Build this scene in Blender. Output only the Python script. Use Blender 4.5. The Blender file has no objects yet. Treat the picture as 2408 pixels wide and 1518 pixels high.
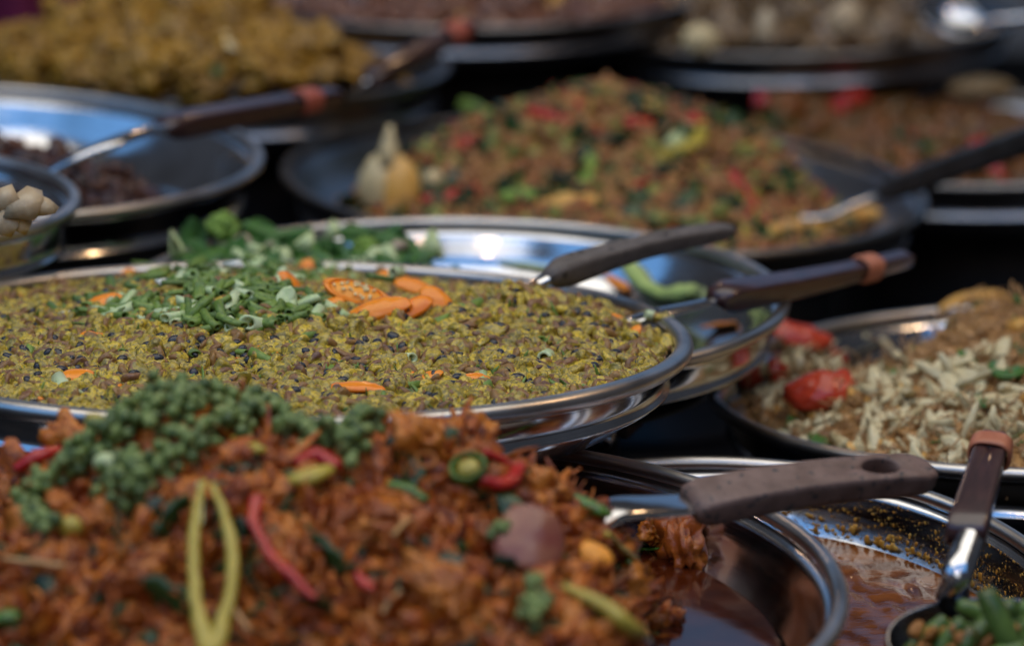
import bpy, math, random
import numpy as np
from mathutils import Vector, Matrix, Quaternion

S = bpy.context.scene
rnd = random.Random(7)
nr = np.random.RandomState(7)

# ------------------------------------------------------------------ camera
PITCH = math.radians(10.75)
CAM = Vector((0.0, 0.0, 0.433))
SENS = 0.36                      # sensor width / focal length
FW = Vector((0, math.cos(PITCH), -math.sin(PITCH)))
UP = Vector((0, math.sin(PITCH), math.cos(PITCH)))
RT = Vector((1, 0, 0))
cd = bpy.data.cameras.new('camera')
cam = bpy.data.objects.new('camera', cd)
S.collection.objects.link(cam)
cam.location = CAM
cam.rotation_euler = (math.pi / 2 - PITCH, 0, 0)
cd.sensor_width = 36; cd.lens = 100
cd.clip_start = 0.05; cd.clip_end = 60
cd.dof.use_dof = True
cd.dof.focus_distance = 1.54
cd.dof.aperture_fstop = 4.1
S.camera = cam

# ------------------------------------------------------------------ light
W = bpy.data.worlds.new('World'); S.world = W; W.use_nodes = True
wn = W.node_tree.nodes; wl = W.node_tree.links
bg = wn['Background']
bg.inputs['Color'].default_value = (0.72, 0.80, 1.0, 1)
bg.inputs['Strength'].default_value = 0.075

def look(o, target):
    d = Vector(target) - o.location
    o.rotation_euler = d.to_track_quat('-Z', 'Y').to_euler()

def area(name, loc, target, sx, sy, power, col):
    l = bpy.data.lights.new(name, 'AREA'); l.shape = 'RECTANGLE'
    l.size = sx; l.size_y = sy; l.energy = power; l.color = col
    o = bpy.data.objects.new(name, l); S.collection.objects.link(o)
    o.location = loc; look(o, target)
    return o

def bulb(name, loc, power, r=0.03):
    l = bpy.data.lights.new(name, 'POINT'); l.energy = power
    l.color = (1.0, 0.62, 0.32); l.shadow_soft_size = r
    o = bpy.data.objects.new(name, l); S.collection.objects.link(o)
    o.location = loc
    return o

area('side_sky_light', (-2.7, 0.7, 1.9), (0.1, 1.8, 0.0), 2.8, 1.9, 21, (0.16, 0.46, 1.0))
area('horizon_sky_light', (-0.85, -2.0, 2.0), (0.0, 1.8, 0.1), 2.3, 1.5, 19, (0.95, 0.97, 1.0))
area('blue_sky_light', (0.3, -0.6, 2.9), (0.1, 1.8, 0.0), 5.0, 2.2, 52, (0.14, 0.44, 1.0))
area('back_sky_light', (0.5, 5.2, 1.75), (0.2, 1.9, 0.0), 5.0, 1.9, 13, (0.25, 0.52, 1.0))
area('overhead_soft_light', (-0.1, 1.38, 2.15), (-0.1, 1.30, 0.0), 3.0, 1.6, 43, (1.0, 0.95, 0.86))  # area lamp added overhead as the main soft light on the food
bulb('warm_bulb', (0.35, 0.35, 1.25), 4.5, 0.04)
bulb('warm_bulb', (-0.45, 0.15, 1.25), 5.0, 0.045)
bulb('warm_bulb', (0.85, 1.7, 0.95), 5.0, 0.04)
bulb('warm_bulb', (-0.1, 2.9, 1.15), 3.0)

S.view_settings.view_transform = 'Standard'
S.view_settings.look = 'None'
S.view_settings.exposure = -0.25
S.view_settings.gamma = 1.0
S.cycles.max_bounces = 6
S.cycles.glossy_bounces = 4
S.cycles.diffuse_bounces = 3
S.cycles.caustics_reflective = False
S.cycles.caustics_refractive = False
S.cycles.sample_clamp_indirect = 4.0

# ------------------------------------------------------------------ helpers
def P(px, py, d):
    """photo pixel (2408 wide) at depth d along the optical axis -> world point"""
    sx = (px - 1204) / 2408 * SENS
    sy = -(py - 759) / 2408 * SENS
    return CAM + d * (FW + sx * RT + sy * UP)

def ray(px, py):
    sx = (px - 1204) / 2408 * SENS
    sy = -(py - 759) / 2408 * SENS
    return (FW + sx * RT + sy * UP)

_perm = np.random.RandomState(3).rand(4096).astype(np.float64)
def vnoise(p):
    """value noise, p (n,3) -> (n,) in -1..1"""
    p = np.asarray(p, float)
    i = np.floor(p).astype(np.int64); f = p - i
    f = f * f * (3 - 2 * f)
    r = 0
    for dx in (0, 1):
        for dy in (0, 1):
            for dz in (0, 1):
                h = ((i[:, 0] + dx) * 73856093 ^ (i[:, 1] + dy) * 19349663 ^ (i[:, 2] + dz) * 83492791) & 4095
                w = (f[:, 0] if dx else 1 - f[:, 0]) * (f[:, 1] if dy else 1 - f[:, 1]) * (f[:, 2] if dz else 1 - f[:, 2])
                r = r + _perm[h] * w
    return r * 2 - 1

def fbm(p, o=3):
    p = np.asarray(p, float); a = 1; r = 0
    for k in range(o):
        r = r + a * vnoise(p * (2 ** k) + 17.3 * k); a *= 0.5
    return r

def quads(Q):
    Q = np.asarray(Q)
    return np.concatenate([Q[:, [0, 1, 2]], Q[:, [0, 2, 3]]])

def join(parts):
    """parts: (V,T,M) -> one"""
    Vs, Ts, Ms, o = [], [], [], 0
    for V, T, M in parts:
        Vs.append(V); Ts.append(T + o); Ms.append(M); o += len(V)
    return np.concatenate(Vs), np.concatenate(Ts), np.concatenate(Ms)

def mesh(name, G, mats, smooth=True):
    V, T, M = G
    me = bpy.data.meshes.new(name)
    n = len(T)
    me.vertices.add(len(V)); me.vertices.foreach_set('co', np.asarray(V, np.float32).ravel())
    me.loops.add(n * 3); me.loops.foreach_set('vertex_index', np.asarray(T, np.int32).ravel())
    me.polygons.add(n)
    me.polygons.foreach_set('loop_start', np.arange(0, n * 3, 3, dtype=np.int32))
    me.polygons.foreach_set('material_index', np.asarray(M, np.int32))
    me.polygons.foreach_set('use_smooth', np.full(n, smooth))
    for m in mats: me.materials.append(m)
    me.update(calc_edges=True)
    me.validate()
    return me

def ob(name, data, parent=None, loc=None, quat=None, scale=None):
    o = bpy.data.objects.new(name, data)
    S.collection.objects.link(o)
    if parent is not None: o.parent = parent
    if loc is not None: o.location = loc
    if quat is not None:
        o.rotation_mode = 'QUATERNION'; o.rotation_quaternion = quat
    if scale is not None:
        o.scale = (scale,) * 3 if isinstance(scale, (int, float)) else scale
    return o

def tag(o, label, cat, group=None, kind=None):
    o['label'] = label; o['category'] = cat
    if group: o['group'] = group
    if kind: o['kind'] = kind
    return o

def mset(G, i):
    return G[0], G[1], np.full(len(G[1]), i)

# --- primitive shapes
_ico = {}
def ico(k):
    if k not in _ico:
        import bmesh
        b = bmesh.new(); bmesh.ops.create_icosphere(b, subdivisions=k, radius=1.0)
        V = np.array([v.co[:] for v in b.verts]); T = np.array([[v.index for v in f.verts] for f in b.faces])
        b.free(); _ico[k] = (V, T)
    V, T = _ico[k]
    return V.copy(), T.copy(), np.zeros(len(T), int)

def tube(path, rad, n=8, flat=1.0, cap=True, up=(0, 0, 1)):
    path = np.asarray(path, float); m = len(path)
    rad = np.broadcast_to(np.asarray(rad, float), (m,))
    t = np.gradient(path, axis=0); t /= np.linalg.norm(t, axis=1)[:, None] + 1e-12
    upv = np.asarray(up, float)
    V = []
    for k in range(m):
        a = np.cross(t[k], upv)
        if np.linalg.norm(a) < 1e-3: a = np.cross(t[k], (0.3, 1, 0.1))
        a /= np.linalg.norm(a); b = np.cross(a, t[k])
        th = np.arange(n) / n * 2 * np.pi
        V.append(path[k] + rad[k] * (np.cos(th)[:, None] * a + flat * np.sin(th)[:, None] * b))
    V = np.concatenate(V)
    Q = []
    for k in range(m - 1):
        for j in range(n):
            j2 = (j + 1) % n
            Q.append((k * n + j, k * n + j2, (k + 1) * n + j2, (k + 1) * n + j))
    T = quads(Q)
    if cap:
        c0, c1 = len(V), len(V) + 1
        V = np.concatenate([V, path[:1], path[-1:]])
        e = [(c0, (j + 1) % n, j) for j in range(n)] + [(c1, (m - 1) * n + j, (m - 1) * n + (j + 1) % n) for j in range(n)]
        T = np.concatenate([T, np.array(e)])
    return V, T, np.zeros(len(T), int)

def lathe(prof, n=128, closed=True):
    prof = np.asarray(prof, float); m = len(prof)
    th = np.arange(n) / n * 2 * np.pi
    V = np.stack([prof[:, None, 0] * np.cos(th), prof[:, None, 0] * np.sin(th), np.repeat(prof[:, 1:2], n, 1)], -1).reshape(-1, 3)
    K = m if closed else m - 1
    k, j = np.meshgrid(np.arange(K), np.arange(n), indexing='ij'); k = k.ravel(); j = j.ravel()
    k2 = (k + 1) % m; j2 = (j + 1) % n
    T = quads(np.stack([k * n + j, k * n + j2, k2 * n + j2, k2 * n + j], 1))
    return V, T, np.zeros(len(T), int)

def grid(fn, nu, nv, cu=False, cv=False):
    u, v = np.meshgrid(np.arange(nu), np.arange(nv), indexing='ij')
    V = fn(u / (nu if cu else nu - 1), v / (nv if cv else nv - 1)).reshape(-1, 3)
    ku = nu if cu else nu - 1; kv = nv if cv else nv - 1
    i, j = np.meshgrid(np.arange(ku), np.arange(kv), indexing='ij'); i = i.ravel(); j = j.ravel()
    i2 = (i + 1) % nu; j2 = (j + 1) % nv
    T = quads(np.stack([i * nv + j, i2 * nv + j, i2 * nv + j2, i * nv + j2], 1))
    return V, T, np.zeros(len(T), int)

def chunk(seed, k=3, s=(1, 1, 1), amp=0.25, f=1.6, fibre=0.0, oct=3):
    V, T, M = ico(k)
    n = fbm(V * f + seed * 9.7, oct)
    r = 1 + amp * n
    if fibre:
        q = V * np.array([1.5, 7, 7]) + seed * 5.1
        r = r + fibre * (1 - 2 * np.abs(fbm(q, 2)))
    V = V * r[:, None] * np.array(s)
    return V, T, M

def shell(u0, u1, v0, v1, r, thick, nu=12, nv=8):
    """thick patch of an ellipsoid shell (pepper wall); r = three radii"""
    r = np.array(r)
    def f(u, v):
        a = u0 + (u1 - u0) * u
        # v runs round the cross-section: outer then inner
        w = v * 2
        out = w < 1
        b = np.where(out, v0 + (v1 - v0) * w, v1 - (v1 - v0) * (w - 1))
        k = np.where(out, 1.0, 1 - thick)
        d = np.stack([np.cos(a), np.sin(a) * np.cos(b), np.sin(a) * np.sin(b)], -1)
        return d * r * k[..., None]
    V, T, M = grid(f, nu, nv * 2, False, True)
    nv2 = nv * 2
    ends = []
    for base in (0, (nu - 1) * nv2):
        for j in range(nv - 1):
            ends.append((base + j, base + j + 1, base + nv2 - 2 - j, base + nv2 - 1 - j))
    T = np.concatenate([T, quads(ends)])
    return V, T, np.zeros(len(T), int)

def rotq():
    q = Quaternion((rnd.gauss(0, 1), rnd.gauss(0, 1), rnd.gauss(0, 1), rnd.gauss(0, 1))); q.normalize(); return q

def lieq(tilt, n=None):
    """random spin about the normal, small tilt"""
    q = Quaternion((0, 0, 1), rnd.uniform(0, 6.283)) @ Quaternion((1, 0, 0), rnd.gauss(0, tilt)) @ Quaternion((0, 1, 0), rnd.gauss(0, tilt))
    if n is not None: q = Vector((0, 0, 1)).rotation_difference(n) @ q
    return q

def qmats(n, tilt):
    R = np.empty((n, 3, 3))
    for i in range(n):
        R[i] = np.array((rotq() if tilt > 3 else lieq(tilt)).to_matrix())
    return R

def wedge(s0, s1, th):
    V = np.array([(-s0, 0, -th), (s0, 0, -th), (s0 * .15, s1, -th * .6), (-s0, 0, th), (s0, 0, th), (s0 * .15, s1, th * .6), (-s0 * .15, s1, -th * .6), (-s0 * .15, s1, th * .6)])
    Q = [(0, 1, 2, 6), (3, 7, 5, 4), (0, 3, 4, 1), (1, 4, 5, 2), (2, 5, 7, 6), (0, 6, 7, 3)]
    import bmesh
    b = bmesh.new(); vs = [b.verts.new(v) for v in V]
    for q in Q: b.faces.new([vs[i] for i in q])
    bmesh.ops.bevel(b, geom=list(b.edges), offset=th * .4, segments=2, affect='EDGES')
    bmesh.ops.triangulate(b, faces=b.faces)
    bmesh.ops.recalc_face_normals(b, faces=b.faces)
    b.verts.index_update()
    G_ = (np.array([v.co[:] for v in b.verts]), np.array([[v.index for v in f.verts] for f in b.faces])); b.free()
    return G_[0], G_[1], np.zeros(len(G_[1]), int)

# ------------------------------------------------------------------ materials
def newmat(name):
    m = bpy.data.materials.new(name); m.use_nodes = True
    nt = m.node_tree; b = nt.nodes['Principled BSDF']
    return m, nt, b

def N(nt, t, **kw):
    n = nt.nodes.new(t)
    for k, v in kw.items(): setattr(n, k, v)
    return n

def food(name, cols, rough=0.4, coat=0.25, nscale=180.0, bump=0.4, mix=0.35, sss=0.0, bdist=0.0015, spread=1.0, spec=0.5):
    """piece-to-piece colour from a ramp, blended with fine noise"""
    m, nt, b = newmat(name); L = nt.links
    geo = N(nt, 'ShaderNodeNewGeometry'); oi = N(nt, 'ShaderNodeObjectInfo')
    add = N(nt, 'ShaderNodeMath', operation='ADD'); L.new(geo.outputs['Random Per Island'], add.inputs[0]); L.new(oi.outputs['Random'], add.inputs[1])
    fr = N(nt, 'ShaderNodeMath', operation='FRACT'); L.new(add.outputs[0], fr.inputs[0])
    tc = N(nt, 'ShaderNodeTexCoord')
    no = N(nt, 'ShaderNodeTexNoise'); no.inputs['Scale'].default_value = nscale; no.inputs['Detail'].default_value = 4
    L.new(tc.outputs['Object'], no.inputs['Vector'])
    mx = N(nt, 'ShaderNodeMix'); mx.data_type = 'FLOAT'; mx.inputs[0].default_value = mix
    L.new(fr.outputs[0], mx.inputs[2]); 
    st = N(nt, 'ShaderNodeMapRange'); st.inputs[1].default_value = 0.3; st.inputs[2].default_value = 0.7
    L.new(no.outputs['Fac'], st.inputs[0]); L.new(st.outputs[0], mx.inputs[3])
    rp = N(nt, 'ShaderNodeValToRGB'); e = rp.color_ramp.elements
    while len(e) < len(cols): e.new(0.5)
    for i, c in enumerate(cols):
        e[i].position = i / max(1, len(cols) - 1); e[i].color = (*c, 1)
    L.new(mx.outputs[0], rp.inputs[0])
    L.new(rp.outputs[0], b.inputs['Base Color'])
    b.inputs['Roughness'].default_value = rough
    b.inputs['Coat Weight'].default_value = coat * 0.45; b.inputs['Coat Roughness'].default_value = 0.12
    b.inputs['Specular IOR Level'].default_value = spec * 0.55
    if sss:
        b.inputs['Subsurface Weight'].default_value = sss
        b.inputs['Subsurface Radius'].default_value = (1, 0.6, 0.3)
        b.inputs['Subsurface Scale'].default_value = 0.004
    bp = N(nt, 'ShaderNodeBump'); bp.inputs['Strength'].default_value = bump; bp.inputs['Distance'].default_value = bdist
    n2 = N(nt, 'ShaderNodeTexNoise'); n2.inputs['Scale'].default_value = nscale * 2.2; n2.inputs['Detail'].default_value = 3
    L.new(tc.outputs['Object'], n2.inputs['Vector'])
    L.new(n2.outputs['Fac'], bp.inputs['Height']); L.new(bp.outputs[0], b.inputs['Normal'])
    L.new(bp.outputs[0], b.inputs['Coat Normal'])
    return m

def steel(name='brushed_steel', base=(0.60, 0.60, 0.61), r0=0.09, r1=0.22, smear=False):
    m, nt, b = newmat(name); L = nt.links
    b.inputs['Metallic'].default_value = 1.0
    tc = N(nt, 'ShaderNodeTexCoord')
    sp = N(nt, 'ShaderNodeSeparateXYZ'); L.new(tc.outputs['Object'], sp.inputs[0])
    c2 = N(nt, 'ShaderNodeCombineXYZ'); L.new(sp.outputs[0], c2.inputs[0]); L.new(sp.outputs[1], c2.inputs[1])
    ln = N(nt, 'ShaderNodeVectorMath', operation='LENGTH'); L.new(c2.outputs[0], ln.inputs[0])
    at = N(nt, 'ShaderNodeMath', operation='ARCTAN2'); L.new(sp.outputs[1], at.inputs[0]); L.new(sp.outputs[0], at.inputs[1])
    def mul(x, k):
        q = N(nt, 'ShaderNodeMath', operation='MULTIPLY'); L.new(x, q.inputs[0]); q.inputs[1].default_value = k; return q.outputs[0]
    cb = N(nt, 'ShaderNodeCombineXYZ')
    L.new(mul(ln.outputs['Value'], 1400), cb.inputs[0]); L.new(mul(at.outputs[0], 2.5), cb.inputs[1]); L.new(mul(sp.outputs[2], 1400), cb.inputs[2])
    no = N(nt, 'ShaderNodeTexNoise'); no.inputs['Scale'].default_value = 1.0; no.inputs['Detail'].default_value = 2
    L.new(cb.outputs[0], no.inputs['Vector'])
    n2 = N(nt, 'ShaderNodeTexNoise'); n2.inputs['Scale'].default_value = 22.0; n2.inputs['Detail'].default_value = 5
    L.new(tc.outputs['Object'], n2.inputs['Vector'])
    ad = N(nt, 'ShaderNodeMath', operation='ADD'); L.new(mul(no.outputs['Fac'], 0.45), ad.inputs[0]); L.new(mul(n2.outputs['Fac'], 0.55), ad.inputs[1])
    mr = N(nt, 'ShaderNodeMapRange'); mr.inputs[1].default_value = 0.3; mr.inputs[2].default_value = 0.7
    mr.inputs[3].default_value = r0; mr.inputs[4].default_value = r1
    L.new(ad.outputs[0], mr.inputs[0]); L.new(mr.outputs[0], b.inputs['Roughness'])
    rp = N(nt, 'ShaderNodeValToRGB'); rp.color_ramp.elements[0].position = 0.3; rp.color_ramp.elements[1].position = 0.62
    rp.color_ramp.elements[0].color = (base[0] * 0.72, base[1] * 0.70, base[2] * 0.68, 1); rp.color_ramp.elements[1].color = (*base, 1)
    L.new(n2.outputs['Fac'], rp.inputs[0]); L.new(rp.outputs[0], b.inputs['Base Color'])
    bp = N(nt, 'ShaderNodeBump'); bp.inputs['Strength'].default_value = 0.10; bp.inputs['Distance'].default_value = 0.0004
    L.new(no.outputs['Fac'], bp.inputs['Height'])
    b2 = N(nt, 'ShaderNodeBump'); b2.inputs['Strength'].default_value = 0.15; b2.inputs['Distance'].default_value = 0.002
    L.new(n2.outputs['Fac'], b2.inputs['Height']); L.new(bp.outputs[0], b2.inputs['Normal'])
    L.new(b2.outputs[0], b.inputs['Normal'])
    return m

def rough_mat(name, c0, c1, rough=0.6, scale=60, bump=0.3, coat=0.0, stretch=(1, 1, 1), spots=None):
    m, nt, b = newmat(name); L = nt.links
    tc = N(nt, 'ShaderNodeTexCoord'); mp = N(nt, 'ShaderNodeMapping'); mp.inputs['Scale'].default_value = stretch
    L.new(tc.outputs['Object'], mp.inputs[0])
    no = N(nt, 'ShaderNodeTexNoise'); no.inputs['Scale'].default_value = scale; no.inputs['Detail'].default_value = 6
    L.new(mp.outputs[0], no.inputs['Vector'])
    rp = N(nt, 'ShaderNodeValToRGB'); e = rp.color_ramp.elements
    e[0].position = 0.35; e[0].color = (*c0, 1); e[1].position = 0.65; e[1].color = (*c1, 1)
    L.new(no.outputs['Fac'], rp.inputs[0]); out = rp.outputs[0]
    if spots:
        n3 = N(nt, 'ShaderNodeTexNoise'); n3.inputs['Scale'].default_value = scale * 2.4; n3.inputs['Detail'].default_value = 3
        L.new(tc.outputs['Object'], n3.inputs['Vector'])
        mr = N(nt, 'ShaderNodeMapRange'); mr.inputs[1].default_value = 0.60; mr.inputs[2].default_value = 0.66
        L.new(n3.outputs['Fac'], mr.inputs[0])
        mx = N(nt, 'ShaderNodeMix'); mx.data_type = 'RGBA'; L.new(mr.outputs[0], mx.inputs[0]); L.new(out, mx.inputs[6]); mx.inputs[7].default_value = (*spots, 1)
        out = mx.outputs[2]
    L.new(out, b.inputs['Base Color'])
    b.inputs['Roughness'].default_value = rough; b.inputs['Coat Weight'].default_value = coat
    bp = N(nt, 'ShaderNodeBump'); bp.inputs['Strength'].default_value = bump; bp.inputs['Distance'].default_value = 0.001
    L.new(no.outputs['Fac'], bp.inputs['Height']); L.new(bp.outputs[0], b.inputs['Normal'])
    return m

def liquid(name, c0, c1, rough=0.06, wave=0.25, scale=60):
    m = rough_mat(name, c0, c1, rough, scale, wave, 0.4, (1, 2.2, 1))
    m.node_tree.nodes['Principled BSDF'].inputs['Coat Roughness'].default_value = 0.05
    return m

STEEL = steel()
RIMFAR = steel('far_shade_rim_steel', (0.26, 0.24, 0.22), 0.28, 0.45)  # rims of the back pans, with their dimness painted into the base colour
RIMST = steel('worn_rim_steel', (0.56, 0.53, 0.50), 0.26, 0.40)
STEEL2 = steel('far_shade_steel', (0.30, 0.30, 0.31), 0.24, 0.42)  # darker copy of the steel; the back row's dimness is in its colour

# ------------------------------------------------------------------ pans
def flatc(pan, z, pxs):
    """control points on the pan's own plane at local height z, under given photo pixels"""
    out = []
    for px, py, zz in pxs:
        # intersect the line of sight with local plane z=zz
        o = pan.M.transposed() @ (CAM - pan.c); d = pan.M.transposed() @ ray(px, py)
        t = (zz - o.z) / d.z
        out.append((px, py, t))
    return out

class Pan:
    """round steel pan; centre and attitude recovered from the ellipse its rim makes in the photograph"""
    def __init__(s, name, px, py, a, b, r, roll=0.0, depth=0.045, label='', base=0.76, wall=0.93, mat=None, rim=0.0043, lip=True, group='round steel serving pans of food'):
        s.r = r; s.depth = depth; s.base = base
        s.d = r * 2408 / (SENS * a)
        s.c = P(px, py, s.d)
        v = (CAM - s.c).normalized()
        upi = UP * math.cos(roll) + RT * math.sin(roll)
        upi = (upi - v * upi.dot(v)).normalized()
        k = b / a
        s.n = (v * k + upi * math.sqrt(1 - k * k)).normalized()
        x = (RT - s.n * RT.dot(s.n)).normalized(); y = s.n.cross(x)
        s.M = Matrix((x, y, s.n)).transposed()
        s.Mn = np.array(s.M); s.cn = np.array(s.c)
        s.q = s.M.to_quaternion()
        root = ob(name, None, loc=s.c, quat=s.q); root.empty_display_size = 0.05
        tag(root, label, 'pan', group)
        t = 0.0012; D = depth; R = r; ri = rim
        inner = [(R - 2 * ri, -ri * 0.6), (R - 0.0125, -D * 0.20), (R * 0.93 - 0.0005, -D * 0.42), (R * 0.913, -D * 0.57), (R * 0.87, -D * 0.80), (R * 0.835, -D * 0.92), (R * base + 0.010, -D * 0.985), (R * base, -D * 0.995), (R * base - 0.006, -D), (0.02, -D - 0.0005), (1e-4, -D - 0.0005)]
        outer = [(1e-4, -D - t), (R * base - 0.006, -D - t), (R * base + 0.004, -D - t + 0.0006), (R * base + 0.016, -D * 0.97 - t), (R * 0.88, -D * 0.80 - t - .001), (R * 0.925, -D * 0.66 - t), (R * 0.945, -D * 0.60), (R * 0.946, -D * 0.565), (R * 0.936, -D * 0.55), (R * 0.940, -D * 0.40), (R * 0.952, -D * 0.2), (R - 1.6 * ri, -ri * 1.1)]
        s.bowl = ob('bowl', mesh('bowl', lathe(inner + outer, 160), [mat or STEEL]), root)
        th = np.arange(16) / 16 * 2 * np.pi
        ring = [(R - ri + ri * math.cos(a_), ri * 0.95 * math.sin(a_)) for a_ in th]
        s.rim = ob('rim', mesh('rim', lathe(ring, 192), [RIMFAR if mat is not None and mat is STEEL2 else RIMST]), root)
        s.root = root
        s.h = None; s.rmax = R * 0.93
    def loc(s, p):
        q = s.M.transposed() @ (Vector(p) - s.c); return q
    def world(s, l):
        return s.c + s.M @ Vector(l)
    def wall_r(s, z):
        """inner radius at height z"""
        return float(np.interp(-z, [0, s.depth * 0.42, s.depth * 0.8, s.depth], [s.r - 0.011, s.r * 0.93 - 0.002, s.r * 0.865 - 0.002, s.r * s.base - 0.004]))
    def heap(s, ctrl, ring=None, amp=0.002, freq=60, rmax=None, ring_r=0.9, floor=None):
        """ctrl: (px,py,depth) samples of the food's surface; ring: local height at the wall"""
        pts = []
        for c in ctrl:
            l = s.loc(P(*c)); pts.append((l.x, l.y, l.z))
        if ring is not None:
            for k in range(20):
                t = k / 20 * 2 * math.pi
                z = ring(t) if callable(ring) else ring
                if z is None: continue
                pts.append((s.r * ring_r * math.cos(t), s.r * ring_r * math.sin(t), z))
        A = np.array(pts); n = len(A)
        sc = s.r; X = A[:, :2] / sc
        def phi(d2):
            return 0.5 * d2 * np.log(d2 + 1e-9)
        D2 = ((X[:, None] - X[None]) ** 2).sum(-1)
        K = np.zeros((n + 3, n + 3)); K[:n, :n] = phi(D2) + np.eye(n) * 0.01
        K[:n, n] = 1; K[:n, n + 1:] = X; K[n, :n] = 1; K[n + 1:, :n] = X.T
        w = np.linalg.solve(K, np.concatenate([A[:, 2], np.zeros(3)]))
        zmax = A[:, 2].max() + 0.006
        seed = s.c.x * 31
        def h(x, y):
            x = np.asarray(x, float).ravel(); y = np.asarray(y, float).ravel()
            out = np.empty(len(x))
            for i in range(0, len(x), 20000):
                q = np.stack([x[i:i + 20000], y[i:i + 20000]], 1) / sc
                d2 = ((q[:, None] - X[None]) ** 2).sum(-1)
                z = phi(d2) @ w[:n] + w[n] + q @ w[n + 1:]
                out[i:i + 20000] = np.minimum(z, zmax)
            out = out + amp * fbm(np.stack([x * freq, y * freq, np.full(len(x), seed)], 1), 3)
            return out
        s.h = h; s.rmax = rmax or s.r * 0.945
        s.fl = -s.depth if floor is None else floor
        return s
    def heap_mesh(s, n=200):
        R = s.rmax
        g = np.linspace(-R, R, n); X, Y = np.meshgrid(g, g, indexing='ij')
        rr = np.hypot(X, Y)
        Z = s.h(X, Y).reshape(X.shape)
        V = np.stack([X, Y, Z], -1).reshape(-1, 3)
        lim = np.interp(-Z, [-0.02, 0, s.depth * 0.42, s.depth * 0.8, s.depth], [R, s.r * 0.945, s.r * 0.925, s.r * 0.85, s.r * s.base - 0.004])
        ok = ((rr < lim) & (Z > s.fl - 0.004)).ravel()
        i, j = np.meshgrid(np.arange(n - 1), np.arange(n - 1), indexing='ij'); i = i.ravel(); j = j.ravel()
        Q = np.stack([i * n + j, (i + 1) * n + j, (i + 1) * n + j + 1, i * n + j + 1], 1)
        Q = Q[ok[Q].all(1)]
        T = quads(Q)
        used = np.unique(T); mp = -np.ones(len(V), int); mp[used] = np.arange(len(used))
        return V[used], mp[T], np.zeros(len(T), int)
    def pts(s, n, filt=None, rmax=None, edge=0.0):
        """random points on the heap, local"""
        out = []
        R = rmax or s.rmax
        got = 0
        for _ in range(60):
            q = nr.uniform(-R, R, (max(n, 200) * 2, 2)); q = q[np.hypot(q[:, 0], q[:, 1]) < R]
            z = s.h(q[:, 0], q[:, 1])
            k = z > s.fl + 0.001
            lim = np.interp(-z, [-0.02, 0, s.depth * 0.42, s.depth * 0.8, s.depth], [R, s.r * 0.94, s.r * 0.915, s.r * 0.84, s.r * s.base - 0.006])
            k &= np.hypot(q[:, 0], q[:, 1]) < lim - edge
            A = np.column_stack([q, z])[k]
            if filt is not None: A = A[filt(A)]
            out.append(A); got += len(A)
            if got >= n: break
        return np.concatenate(out)[:n]
    def hit(s, px, py, lift=0.0):
        """where the line of sight through a photo pixel meets the food, world point + normal"""
        o = np.array(s.M.transposed() @ (CAM - s.c)); d = np.array(s.M.transposed() @ ray(px, py))
        t = np.linspace(max(0.5, s.d - 1.6 * s.r), s.d + 1.6 * s.r, 1500)
        q = o + t[:, None] * d
        if s.h is not None:
            z = np.maximum(s.h(q[:, 0], q[:, 1]), s.fl)
        else:
            z = np.full(len(t), -s.depth)
        rr = np.hypot(q[:, 0], q[:, 1])
        z = np.maximum(z, np.interp(rr, [s.r * s.base - .004, s.r * .865, s.r * .93, s.r - .011, s.r], [-s.depth, -.8 * s.depth, -.42 * s.depth, 0, 0]))
        k = np.nonzero((q[:, 2] < z) & (rr < s.r))[0]
        if len(k) == 0:
            k = [int(np.argmin(np.abs(q[:, 2] - z) + (rr > s.r) * 1.0))]
        p = q[k[0]]
        e = 0.004
        if s.h is not None:
            hx = (s.h([p[0] + e], [p[1]]) - s.h([p[0] - e], [p[1]]))[0] / (2 * e)
            hy = (s.h([p[0]], [p[1] + e]) - s.h([p[0]], [p[1] - e]))[0] / (2 * e)
        else: hx = hy = 0
        nn = Vector((-hx, -hy, 1)).normalized()
        w = s.world(p + np.array(nn) * lift)
        return w, (s.M @ nn).normalized()
    def scatter(s, pts, lib, smin, smax, tilt=9, sink=0.0, world=False):
        """pieces merged into one geometry (local space)"""
        n = len(pts); R = qmats(n, tilt)
        sc = nr.uniform(smin, smax, n); ks = nr.randint(0, len(lib), n)
        parts = []
        for k in range(len(lib)):
            idx = np.nonzero(ks == k)[0]
            if len(idx) == 0: continue
            V, T, M = lib[k]
            VV = np.einsum('nij,vj->nvi', R[idx], V) * sc[idx, None, None] + (pts[idx] - np.array([0, 0, sink]))[:, None, :]
            TT = T[None] + (np.arange(len(idx)) * len(V))[:, None, None]
            parts.append((VV.reshape(-1, 3), TT.reshape(-1, 3), np.tile(M, len(idx))))
        return join(parts)
    def stuff(s, name, G, mats, label, cat):
        o = ob(name, mesh(name, G, mats), loc=s.c, quat=s.q)
        return tag(o, label, cat, kind='stuff')

def rigid(pan, p):
    """local piece centre to world"""
    return pan.world(p)

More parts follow.
